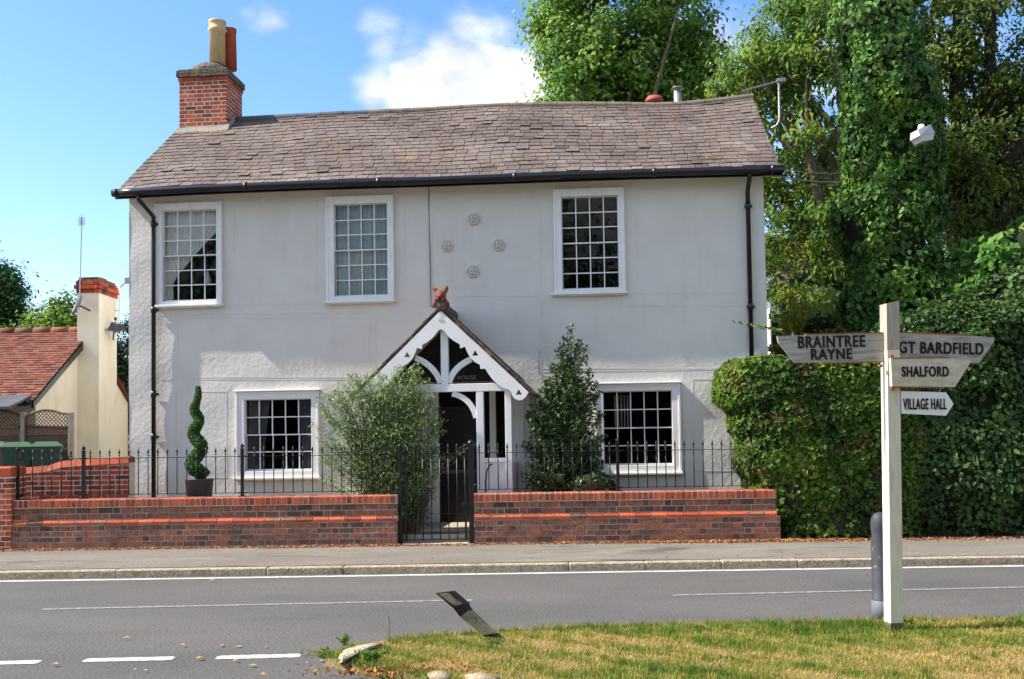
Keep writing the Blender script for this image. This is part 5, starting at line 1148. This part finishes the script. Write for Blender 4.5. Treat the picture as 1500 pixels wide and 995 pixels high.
while a < a1-.02:
    e = min(a+.225, a1); mb.hexa([(a+.003, -.03, T_(a)-.1), (e-.003, -.03, T_(e)-.1), (e-.003, .25, T_(e)-.1), (a+.003, .25, T_(a)-.1), (a+.003, .02, T_(a)), (e-.003, .02, T_(e)), (e-.003, .2, T_(e)), (a+.003, .2, T_(a))], random.random(), 2); a = e
tag(mb.build('side_wall', [m_brick, m_mortarlt, m_coping]), 'orange red brick wall with sloping coping behind the left railing', 'wall')
# wheelie bins
BY = 16.05
def make_bin(x, label, bodym, lidm, group):
    p = W(x, 645, BY); zt = p.z; t = thing('wheelie_bin', label, 'bin', (p.x, BY, zt-1.07), R(20), group); M0 = rootmat(t)
    def bx(mb, w0, w1, d0, d1, z0, z1): mb.add([tuple(M0 @ Vector(q)) for q in [(-w0, -d0, z0), (w0, -d0, z0), (w0, d0, z0), (-w0, d0, z0), (-w1, -d1, z1), (w1, -d1, z1), (w1, d1, z1), (-w1, d1, z1)]], [(0, 3, 2, 1), (4, 5, 6, 7), (0, 1, 5, 4), (1, 2, 6, 5), (2, 3, 7, 6), (3, 0, 4, 7)], .5)
    mb = MB(); bx(mb, .18, .235, .22, .28, .06, .95); bx(mb, .245, .25, .29, .295, .90, .97); mb.build('body', bodym, t)
    mb = MB(); bx(mb, .26, .25, .31, .29, .972, .99); bx(mb, .25, .16, .29, .2, .99, 1.05); mb.tube([tuple(M0 @ Vector((-.2, .33, .98))), tuple(M0 @ Vector((.2, .33, .98)))], .02, 8); mb.build('lid', lidm, t)
    for s in (-1, 1):
        mb = MB(); mb.tube([tuple(M0 @ Vector((s*.19, .22, .1))), tuple(M0 @ Vector((s*.24, .22, .1)))], .1, 14); mb.build('wheel', m_black, t)
    return t
b1 = make_bin(69, 'green wheelie bin nearest the fence post, right of the other two bins', m_bin, m_binlid, 'wheelie bins by the fence')
def copy_tree(o, parent=None):
    c = o.copy(); COL.objects.link(c); c.parent = parent
    for ch in [x for x in bpy.data.objects if x.parent == o]: copy_tree(ch, c)
    return c
b1.scale = (.88, .8, 1); b2 = copy_tree(b1); p = W(27, 645.5, BY); b2.location.x = p.x; b2.location.z += .0; b2['label'] = 'middle green wheelie bin between the grey bin and the other green bin'
make_bin(-12, 'grey lidded wheelie bin cut off by the left photo edge', m_bingrey, m_bingrey, 'wheelie bins by the fence')
# fence panels with arched trellis
FN = Fr(0, 16.9, 0)
FN = Fr(0, 16.55, 0)
def fence_panel(xa, xb, tops, yb, label):
    t = thing('trellis_fence', label, 'fence', FN.w((FN.px(xa, 640)[0]+FN.px(xb, 640)[0])/2, 0, .5), 0, 'trellis topped fence panels')
    a0, a1 = FN.px(xa, 640)[0], FN.px(xb, 640)[0]; tp_ = [FN.px(x, y) for x, y in tops]; T = lambda a: lin(a, [p[0] for p in tp_], [p[1] for p in tp_]); zb = lambda a: lin(a, [a0, a1], [FN.px(xa, yb[0])[1], FN.px(xb, yb[1])[1]])
    mb = MB(FN); zmin = .5; k = 0; zz = zmin; zm = min(zb(a0), zb(a1))
    while zz < max(zb(a0), zb(a1)):
        z1 = zz+.125; mb.hexa([(a0, -.012, zz), (a1, -.012, zz), (a1, .0, zz), (a0, 0, zz), (a0, .0, min(z1+.02, zb(a0))), (a1, .0, min(z1+.02, zb(a1))), (a1, .012, min(z1+.02, zb(a1))), (a0, .012, min(z1+.02, zb(a0)))]); zz = z1
    mb.build('boards', m_fence, t)
    mb = MB(FN)
    def clipseg(p, q):
        out_ = []; n = 60; prev = None
        for i in range(n+1):
            a = p[0]+(q[0]-p[0])*i/n; z = p[1]+(q[1]-p[1])*i/n; ok = a0 < a < a1 and zb(a) < z < T(a)
            if ok and prev is None: prev = (a, z)
            if (not ok or i == n) and prev is not None: out_.append((prev, (a, z))); prev = None
        return out_
    zc = (zb(a0)+T((a0+a1)/2))/2
    for s, bb in ((1, -.006), (-1, .006)):
        k = -12
        while k < 30:
            c0 = a0+k*.062; 
            for p, q in clipseg((c0, zc-.4), (c0+s*.8, zc+.4)): 
                d = .0085; mb.hexa([(p[0]-d, bb-.004, p[1]), (p[0]+d, bb-.004, p[1]), (p[0]+d, bb+.004, p[1]), (p[0]-d, bb+.004, p[1]), (q[0]-d, bb-.004, q[1]), (q[0]+d, bb-.004, q[1]), (q[0]+d, bb+.004, q[1]), (q[0]-d, bb+.004, q[1])])
            k += 1
    mb.build('trellis', m_fence, t)
    mb = MB(FN); n = 16
    mb.tube([(a0+(a1-a0)*i/n, 0, T(a0+(a1-a0)*i/n)) for i in range(n+1)], .022, 6); mb.box(a0, a0+.03, -.025, .025, .5, T(a0)); mb.box(a1-.03, a1, -.025, .025, .5, T(a1)); mb.hexa([(a0, -.025, zb(a0)-.015), (a1, -.025, zb(a1)-.015), (a1, .025, zb(a1)-.015), (a0, .025, zb(a0)-.015), (a0, -.025, zb(a0)+.015), (a1, -.025, zb(a1)+.015), (a1, .025, zb(a1)+.015), (a0, .025, zb(a0)+.015)])
    mb.build('frame', m_fence, t)
fence_panel(-70, 30.5, [(-70, 618), (-40, 604), (-10, 600), (15, 603), (31, 609)], (626, 626), 'brown fence panel with arched trellis cut off by the left edge')
fence_panel(37, 102.5, [(36, 612), (50, 604), (65, 600.5), (80, 602), (92, 606), (103, 606)], (624, 626), 'brown fence panel with arched trellis beside the cream cottage wall')
for x, lb in ((34, 'concrete fence post between the two trellis panels'), (104.5, 'short fence post at the right end of the trellis fence')):
    a = FN.px(x, 640)[0]; mb = MB(FN); mb.box(a-.035, a+.035, -.04, .04, .4, FN.px(x, 604)[1], bev=.006); tag(mb.build('fence_post', m_conc), lb, 'fence post', 'fence posts of the trellis fence')

# house behind on the right
bh = thing('tiled_house', 'white walled house with red tiled roof glimpsed between the trees', 'house', (W(1160, 400, 29).x+2, 29, .2))
b0, b1 = W(1128, 420, 28).x, W(1235, 420, 28).x; ze = W(1150, 402, 28).z; zr_ = W(1150, 345, 31).z
mb = MB(); mb.box(b0, b1+3, 28, 34, .1, ze); mb.box(W(1128, 480, 24).x, W(1150, 480, 24).x, 24, 28, .1, W(1140, 452, 24).z); mb.build('wall', m_signw, bh)
mb = MB(); ncr = 16
for c_ in range(ncr):
    t0, t1 = c_/ncr, (c_+1)/ncr; x = b0+.4
    while x < b1+3:
        mb.add([(x, 27.7+3.3*t0, ze-.1+(zr_-ze+.1)*t0+.04), (x+.19, 27.7+3.3*t0, ze-.1+(zr_-ze+.1)*t0+.04), (x+.19, 27.7+3.3*t1, ze-.1+(zr_-ze+.1)*t1), (x, 27.7+3.3*t1, ze-.1+(zr_-ze+.1)*t1), (x, 27.7+3.3*t0, ze-.1+(zr_-ze+.1)*t0), (x+.19, 27.7+3.3*t0, ze-.1+(zr_-ze+.1)*t0)], [(0, 1, 2, 3), (4, 5, 1, 0)]); x += .2
mb.add([(b0+.4, 31, zr_), (b1+3, 31, zr_), (b1+3, 34.3, ze-.1), (b0+.4, 34.3, ze-.1)], [(0, 1, 2, 3)]); mb.build('roof', m_tile, bh)
p = W(1137, 460, 23.99); mb = MB(); mb.box(p.x-.12, p.x+.3, 23.95, 23.99, p.z-.9, p.z-.02); mb.build('window', m_dark, bh)

# ================================================================ street lamp
lc = W(1350, 197, 15.6)
lamp = thing('street_lamp', 'white boxy street lamp head jutting from the ivy column', 'lamp', (W(1362, 520, 16.1).x, 16.15, .2))
mb = MB(); bx_, by_ = W(1335, 520, 17).x, 17.0; mb.tube([(bx_, by_, .2), (bx_, by_, lc.z-.0), (bx_+.03, by_-.2, lc.z+.05), (lc.x+.1, 15.75, lc.z+.03)], [.07, .055, .028, .026], 10); mb.build('pole', m_metal, lamp, True)
LM = Matrix.Translation(lc) @ Euler((R(-8), R(-14), R(28))).to_matrix().to_4x4() @ Matrix.Diagonal((1, 1, 1.3, 1))
# head points: long axis local x to the left
def lm(v): return tuple(LM @ Vector(v))
mb = MB(); h0 = [(-.17, -.10, -.03), (.17, -.10, -.03), (.17, .10, -.03), (-.17, .10, -.03), (-.14, -.075, .05), (.16, -.085, .08), (.16, .085, .08), (-.14, .075, .05)]
mb.hexa([lm(v) for v in h0]); hd = mb.build('head', m_lampg, lamp)
mb = MB(); mb.hexa([lm(v) for v in [(-.13, -.075, -.10), (.12, -.075, -.10), (.12, .075, -.10), (-.13, .075, -.10), (-.165, -.095, -.031), (.165, -.095, -.031), (.165, .095, -.031), (-.165, .095, -.031)]]); mb.build('lens', m_lamplens, hd)
mb = MB(); mb.lathe((lc.x-.0, lc.y, lc.z+.06), [(.05, 0), (.055, .05), (.04, .09), (0, .1)], 14); mb.build('photocell', m_signw, hd, True)

# ================================================================ finger post
PY = G(1309, 922, .06).y
sp_ = thing('signpost', 'old cream painted wooden fingerpost with weathered grey arms on the grass verge', 'signpost', tuple(G(1308, 920, .06)))
PYAW = 9; PF = Fr(0, PY-.055, 0)
bt = W(1309, 922, PY); tpz = W(1301, 446, PY)
Rz = Matrix.Rotation(R(PYAW), 3, 'Z')
def post_mesh(name, t0, t1, m, par, s=.052):
    mb = MB(); base = Vector((bt.x, PY, .0)); top = Vector((tpz.x+.01, PY, tpz.z)); ring = []
    for t in (t0, t1):
        c = base+(top-base)*t; ring += [tuple(c+Rz @ Vector(q)) for q in ((-s, -s, 0), (s, -s, 0), (s, s, 0), (-s, s, 0))]
    if t1 == 1: 
        ring[4:] = [(x, y, z+(.0 if i in (0, 3) else .02)*1.2) for i, (x, y, z) in enumerate(ring[4:])]
    mb.hexa(ring); return mb.build(name, m, par)
pst = post_mesh('post', 0.0, .86, m_postw, sp_); post_mesh('post_top', .86, 1, m_postcap, pst, .0535); post_mesh('post_foot', -.01, .045, m_soil, pst, .0535)
def arm(label, px, yaw, hinge_x, m, lines, dy=0, th=.022, rust=None, bo=0, kid='arm', bold=.012, ex=.018, off=0.0):
    hp_ = W(hinge_x, 530, PY+off); F = Fr(hp_.x, PY+off, yaw)
    poly = [F.px(x, y, bo) for x, y in px]
    mb = MB(F); n = len(poly); mb.plate(poly[::-1], bo, bo+th); o = mb.build(kid, m, sp_); o['label'] = label
    for tx, x0, x1, y0, y1, tilt in lines:
        a0_, _ = F.px(x0, (y0+y1)/2, bo); a1_, _ = F.px(x1, (y0+y1)/2, bo); _, z1_ = F.px((x0+x1)/2, y0, bo); _, z0_ = F.px((x0+x1)/2, y1, bo)
        lettering('lettering', tx, F, a0_, a1_, z0_, z1_, bo-.0035, m_ink, o, tilt=R(tilt), bold=bold, th=.005, extra=ex)
    if rust:
        mb = MB(F)
        for (x0, y0, x1, y1) in rust: 
            p_, q_ = F.px(x0, y0, bo), F.px(x1, y1, bo); mb.hexa([(p_[0], bo-.004, p_[1]-.004), (q_[0], bo-.004, q_[1]-.004), (q_[0], bo+th+.004, q_[1]-.004), (p_[0], bo+th+.004, p_[1]-.004), (p_[0], bo-.004, p_[1]+.004), (q_[0], bo-.004, q_[1]+.004), (q_[0], bo+th+.004, q_[1]+.004), (p_[0], bo+th+.004, p_[1]+.004)])
        mb.build('rusty_strip', m_rust, o)
    return o
arm('left pointing weathered grey arm', [(1297, 487), (1296, 531), (1164, 531), (1140.5, 502), (1138.5, 492.5)], 4, 1290, m_wood, [('BRAINTREE', 1169, 1267, 492, 509, .8), ('RAYNE', 1188, 1248, 511, 526.5, .6)], rust=[(1180, 490, 1293, 487.5), (1205, 532, 1292, 530)], off=-.012)
arm('right pointing weathered grey arm', [(1308, 487), (1421, 491.5), (1457, 495), (1456, 501), (1434, 532.5), (1308, 526)], 6, 1314, m_wood, [('GT BARDFIELD', 1317, 1440, 501.5, 518.5, -1.5)], rust=[(1314, 486.5, 1420, 491)], off=-.012)
arm('lower pale right pointing arm', [(1305, 524.5), (1392, 525), (1423, 529), (1399, 567), (1307, 566)], 10, 1308, m_shal, [('SHALFORD', 1321, 1389, 537, 552, 0)], rust=[(1308, 525, 1390, 524), (1309, 567, 1388, 567.5)], off=-.10, th=.035)
arm('small white arrow shaped sign', [(1320, 573), (1386, 575), (1397, 592), (1386, 609), (1321, 606)], 3, 1316, m_signw, [('VILLAGE HALL', 1323, 1386, 584, 600, -.6)], off=-.05, th=.008, bold=.006, ex=.014)
mb = MB(); 
p = W(1312, 583, PY-.02); mb.box(p.x-.02, p.x+.2, p.y+.0, p.y+.02, p.z-.012, p.z+.012); p = W(1312, 600, PY-.02); mb.box(p.x-.02, p.x+.2, p.y+.0, p.y+.02, p.z-.012, p.z+.012)
for x, y in ((1307, 522), (1308, 570), (1291, 536)):
    p = W(x, y, PY-.075); mb.tube([(p.x, p.y, p.z), (p.x, p.y+.04, p.z)], .012, 8)
mb.build('bracket', m_rust, sp_)
# bollard
bb_ = G(1293, 907, .05); bt_ = W(1293, 750, bb_.y)
mb = MB(); h = bt_.z-.0; mb.lathe((bb_.x, bb_.y, .0), [(.085, 0), (.083, h*.18), (.079, h*.185), (.076, h*.72), (.068, h*.80), (.073, h*.84), (.075, h*.90), (.066, h*.95), (.045, h*.985), (.0, h)], 28)
bo_ = thing('bollard', 'round topped dark grey plastic bollard hidden half behind the signpost', 'bollard', (bb_.x, bb_.y, .0)); mb.build('post', m_boll, bo_, True)
mb = MB(); mb.lathe((bb_.x, bb_.y, .03), [(.0865, 0), (.0855, .17), (.08, .175)], 28); mb.build('band', m_bolll, bo_, True)
# leaning marker post
mk_ = thing('verge_marker', 'black and white marker post leaning left over on the grass edge', 'marker post', tuple(G(727, 938, .05)))
b_ = W(728, 942, G(727, 938, .05).y); Yp = b_.y
ctrp = [(727, 938), (712, 921), (676.5, 886), (672, 880), (668, 880)]
def seg(name, q, m, par, dy0=0, th=.045):
    P = [W(x, y, Yp+dy0) for x, y in q]; mb = MB(); D = Vector((.06, .05, 0)).normalized()*th
    mb.hexa([tuple(P[0]), tuple(P[1]), tuple(P[1]+D), tuple(P[0]+D), tuple(P[3]), tuple(P[2]), tuple(P[2]+D), tuple(P[3]+D)]); return mb.build(name, m, par)
s0_ = seg('post', [(721, 941), (737, 938), (722, 928), (707, 931)], m_markb, mk_)
seg('post', [(707, 931), (722, 928), (686, 895), (674, 904)], m_markw, mk_)
seg('post', [(674, 904), (686, 895), (680, 886), (664, 891)], m_markb, mk_)
s1_ = seg('reflector', [(664, 891), (681, 886), (658, 866.5), (637.5, 869)], m_markb, mk_, -.006, .055)
q = [(667, 888), (677, 884.5), (656.5, 868.5), (641, 870)]; P = [W(x, y, Yp-.009) for x, y in q]
mb = MB(); mb.add([tuple(p) for p in P]+[tuple(p+Vector((0, .004, 0))) for p in P], [(0, 1, 2, 3), (0, 1, 5, 4), (1, 2, 6, 5), (2, 3, 7, 6), (3, 0, 4, 7)]); mb.build('plate', m_markw, s1_)
# rough kerb stones at the verge corner
def rock(label, pts, z1, m=m_kerb):
    import bmesh
    bm = bmesh.new(); n = len(pts); lo_ = [bm.verts.new((*G(x, y, .0).xy, -.02)) for x, y in pts]; c = sum((G(x, y, z1).xy for x, y in pts), Vector((0, 0)))/n
    hi_ = [bm.verts.new((*(G(x, y, z1).xy*.9+c*.1), z1+random.uniform(-.01, .01))) for x, y in pts]
    bm.faces.new(lo_[::-1]); bm.faces.new(hi_)
    for i in range(n): bm.faces.new((lo_[i], lo_[(i+1) % n], hi_[(i+1) % n], hi_[i]))
    bmesh.ops.bevel(bm, geom=[e for e in bm.edges], offset=.02, segments=2, affect='EDGES')
    me = bpy.data.meshes.new('kerbstone'); bm.to_mesh(me); bm.free(); return tag(finish('kerbstone', me, m, None, True), label, 'kerbstone', 'loose kerbstones round the verge corner')
rock('curved pale kerbstone at the pointed corner of the grass verge', [(492, 968), (497, 955), (520, 945), (552, 940), (568, 942), (548, 950), (522, 956), (508, 966), (500, 974)], .095)
rock('short broken kerbstone just below the verge corner', [(500, 975), (510, 962), (528, 960), (527, 970), (512, 980)], .05)
rock('weathered kerbstone half buried in leaves at the bottom edge', [(618, 985), (640, 978), (668, 985), (662, 1000), (625, 998)], .075)
rock('flat kerbstone right of the half buried one', [(672, 990), (700, 985), (740, 992), (735, 1004), (680, 1004)], .065)

# ================================================================ grass, weeds, fallen leaves
def scatter_poly(n, poly):
    pa = np.array([tuple(p) for p in poly]); mn, mx = pa.min(0), pa.max(0); P = rng.uniform(mn, mx, (n, 2)); return P[inpoly(P, [tuple(p) for p in poly])]
near = [p for p in VP]+[Vector((7, 8.6)), Vector((7, 5.6)), Vector((1.5, 5.6)), Vector((.0, 5.7)), G(700, 1005, .06).xy, G(600, 988, .06).xy, G(520, 975, .06).xy]
P = scatter_poly(190000, near); n = len(P); P3 = np.column_stack([P, np.full(n, .055)])
pn = .8*pnoise(P3, 3.2, 71)+.6*pnoise(P3, 13, 72)+.5*pnoise(P3, 30, 73); ln = np.where(rng.uniform(size=n) < .04, 2.0, 1.0)*rng.uniform(.5, 1.3, n)*(.036+.014*np.clip(pn, -1, 1.5))
az = rng.uniform(0, 6.283, n); ti = rng.uniform(.2, 1.25, n); d = np.stack([np.cos(az)*np.sin(ti), np.sin(az)*np.sin(ti), np.cos(ti)], 1); side = np.stack([-np.sin(az), np.cos(az), np.zeros(n)], 1)*.0032
v = np.stack([P3-side, P3+side, P3+d*ln[:, None]], 1).reshape(-1, 3)
me = bpy.data.meshes.new('grass'); me.vertices.add(3*n); me.vertices.foreach_set('co', v.ravel()); me.loops.add(3*n); me.loops.foreach_set('vertex_index', np.arange(3*n, dtype=np.int32)); me.polygons.add(n); me.polygons.foreach_set('loop_start', (np.arange(n)*3).astype(np.int32)); me.update(calc_edges=True)
rv_ = np.clip(.46-pn*.42+rng.normal(size=n)*.2, 0, 1); a_ = me.attributes.new('rnd', 'FLOAT', 'FACE'); a_.data.foreach_set('value', rv_.astype(np.float32))
nt_ = 420; tc_ = scatter_poly(nt_*2, near)[:nt_]; ed = np.array([tuple(VP[i].lerp(VP[i+1], t)) for i in range(3, len(VP)-2) for t in np.linspace(0, 1, 14)]); tc_ = np.concatenate([tc_, ed+rng.normal(size=ed.shape)*.012])
kk = np.repeat(np.arange(len(tc_)), 42); Q = np.column_stack([tc_[kk]+rng.normal(size=(len(kk), 2))*.022, np.full(len(kk), .05)]); qa = rng.uniform(0, 6.283, len(kk)); qt = rng.uniform(.1, 1.1, len(kk)); qd = np.stack([np.cos(qa)*np.sin(qt), np.sin(qa)*np.sin(qt), np.cos(qt)], 1)
qs = np.stack([-np.sin(qa), np.cos(qa), np.zeros(len(kk))], 1)*.003; ql = rng.uniform(.03, .075, len(kk))*rng.uniform(.6, 1.2, len(tc_))[kk]; qv = np.stack([Q-qs, Q+qs, Q+qd*ql[:, None]], 1).reshape(-1, 3); nq = len(kk)
me2 = bpy.data.meshes.new('grass'); V2 = np.concatenate([v, qv]); n2 = n+nq; me2.vertices.add(3*n2); me2.vertices.foreach_set('co', V2.ravel()); me2.loops.add(3*n2); me2.loops.foreach_set('vertex_index', np.arange(3*n2, dtype=np.int32)); me2.polygons.add(n2); me2.polygons.foreach_set('loop_start', (np.arange(n2)*3).astype(np.int32)); me2.update(calc_edges=True)
rv_ = np.concatenate([rv_, np.clip(rng.uniform(.0, .75, len(tc_))[kk]+rng.normal(size=nq)*.1, 0, 1)]); a_ = me2.attributes.new('rnd', 'FLOAT', 'FACE'); a_.data.foreach_set('value', rv_.astype(np.float32)); me = me2
m_grass = leafmat('grass_blade', [(0, (.05, .12, .012)), (.3, (.14, .21, .025)), (.55, (.30, .27, .05)), (.8, (.44, .32, .10)), (1, (.50, .34, .14))], .25, .7)
tag(finish('grass', me, m_grass, None), 'short patchy green and straw coloured grass on the verge', 'grass', kind='stuff')
def litter(name, label, P2, z, size, m, flat=.35, rnd=None):
    n = len(P2); P = np.column_stack([P2, z+rng.uniform(.003, .02, n)]); Nn = np.array([0, 0, 1.0])+rng.normal(size=(n, 3))*flat
    o = leafobj(name, P, Nn, size*rng.uniform(.5, 1.4, n), m, None, rng.uniform(size=n) if rnd is None else rnd, .55, 0); return tag(o, label, 'leaves', kind='stuff')
m_lit = leafmat('dead_leaf', G_((.16, .05, .02), (.38, .13, .04), (.50, .24, .08), (.26, .14, .07)), .1, .8)
pts = []
for x, y, n_, s in ((600, 0, 500, .05), (900, 0, 500, .045), (1050, 0, 1000, .07), (1130, 0, 800, .07), (1200, 0, 450, .06), (250, 0, 450, .03), (450, 0, 350, .035), (100, 0, 350, .05), (20, 0, 200, .05), (1380, 0, 300, .1), (1450, 0, 350, .1), (1250, 0, 300, .1)):
    c = G(x, 795, .1).x; xx = rng.normal(c, .85, n_); ww = 14.54+.02*(0)-.0175*xx*-1*0; base_y = 14.52-xx*.0175; pts.append(np.column_stack([xx, base_y-np.abs(rng.normal(0, s, n_))*1.6]))
litter('fallen_leaves', 'red brown fallen leaves drifted along the foot of the front walls', np.concatenate(pts), .10, .045, m_lit)
xx = rng.uniform(-8, 9, 320); litter('gutter_litter', 'scattered leaf debris along the kerb', np.column_stack([xx, 12.45+np.abs(rng.normal(0, .12, 320))]), .1, .025, m_lit)
c = G(600, 985, .05); n_ = 380; litter('corner_leaves', 'orange brown dead leaves and straw heaped at the verge corner', np.column_stack([rng.normal(c.x-.05, .32, n_), rng.normal(c.y+.02, .09, n_)]), .05, .035, m_lit, .8)
# a few single leaves on the road
m_yl = leafmat('yellow_leaf', G_((.30, .28, .03), (.55, .42, .05), (.45, .45, .12)), .2, .6)
pp_ = np.array([tuple(G(x, y, 0).xy) for x, y in ((223, 952), (324, 948), (350, 949), (268, 949), (198, 982), (213, 985), (80, 977), (668, 918), (292, 968), (345, 971), (370, 978), (185, 938), (390, 950), (412, 955), (425, 966), (310, 853), (450, 975), (470, 970), (462, 980), (455, 985))])
litter('road_leaves', 'scattered yellow leaves lying on the road', pp_, .004, .055, m_yl, .15)
def weed(label, px, py, z, n_, h, spread, m, sz=.03):
    c = G(px, py, z); tgs = [(c.x+random.gauss(0, spread), c.y+random.gauss(0, spread*.5), z+h*random.uniform(.5, 1)) for _ in range(n_)]; o = stems('weed', label, 'weed', tuple(c), tgs, None, sz, .4, m, 14, spread*.4, up=.5, gauss=.012, r0=.003); return o
weed('small weed tuft on the verge tip beside the curved kerbstone', 503, 945, .0, 10, .09, .03, lf_lime, .03)
weed('tall thin weed standing at the verge edge near the curved kerbstone', 570, 936, .05, 2, .20, .01, lf_maple, .02)
weed('leafy weed growing below the short broken kerbstone', 540, 970, .05, 24, .09, .06, lf_maple, .035)
weed('dark weed clump around the foot of the leaning marker', 722, 945, .05, 12, .06, .06, lf_maple, .025)
weed('green weed at the foot of the long brick wall', 232, 798, .1, 8, .07, .03, lf_lime, .03)
weed('green grass tuft beside the short broken kerbstone on the road', 480, 962, .0, 18, .07, .10, lf_lime, .03)
weed('dark green tuft right of the signpost foot', 1325, 914, .06, 20, .06, .06, lf_maple, .03)
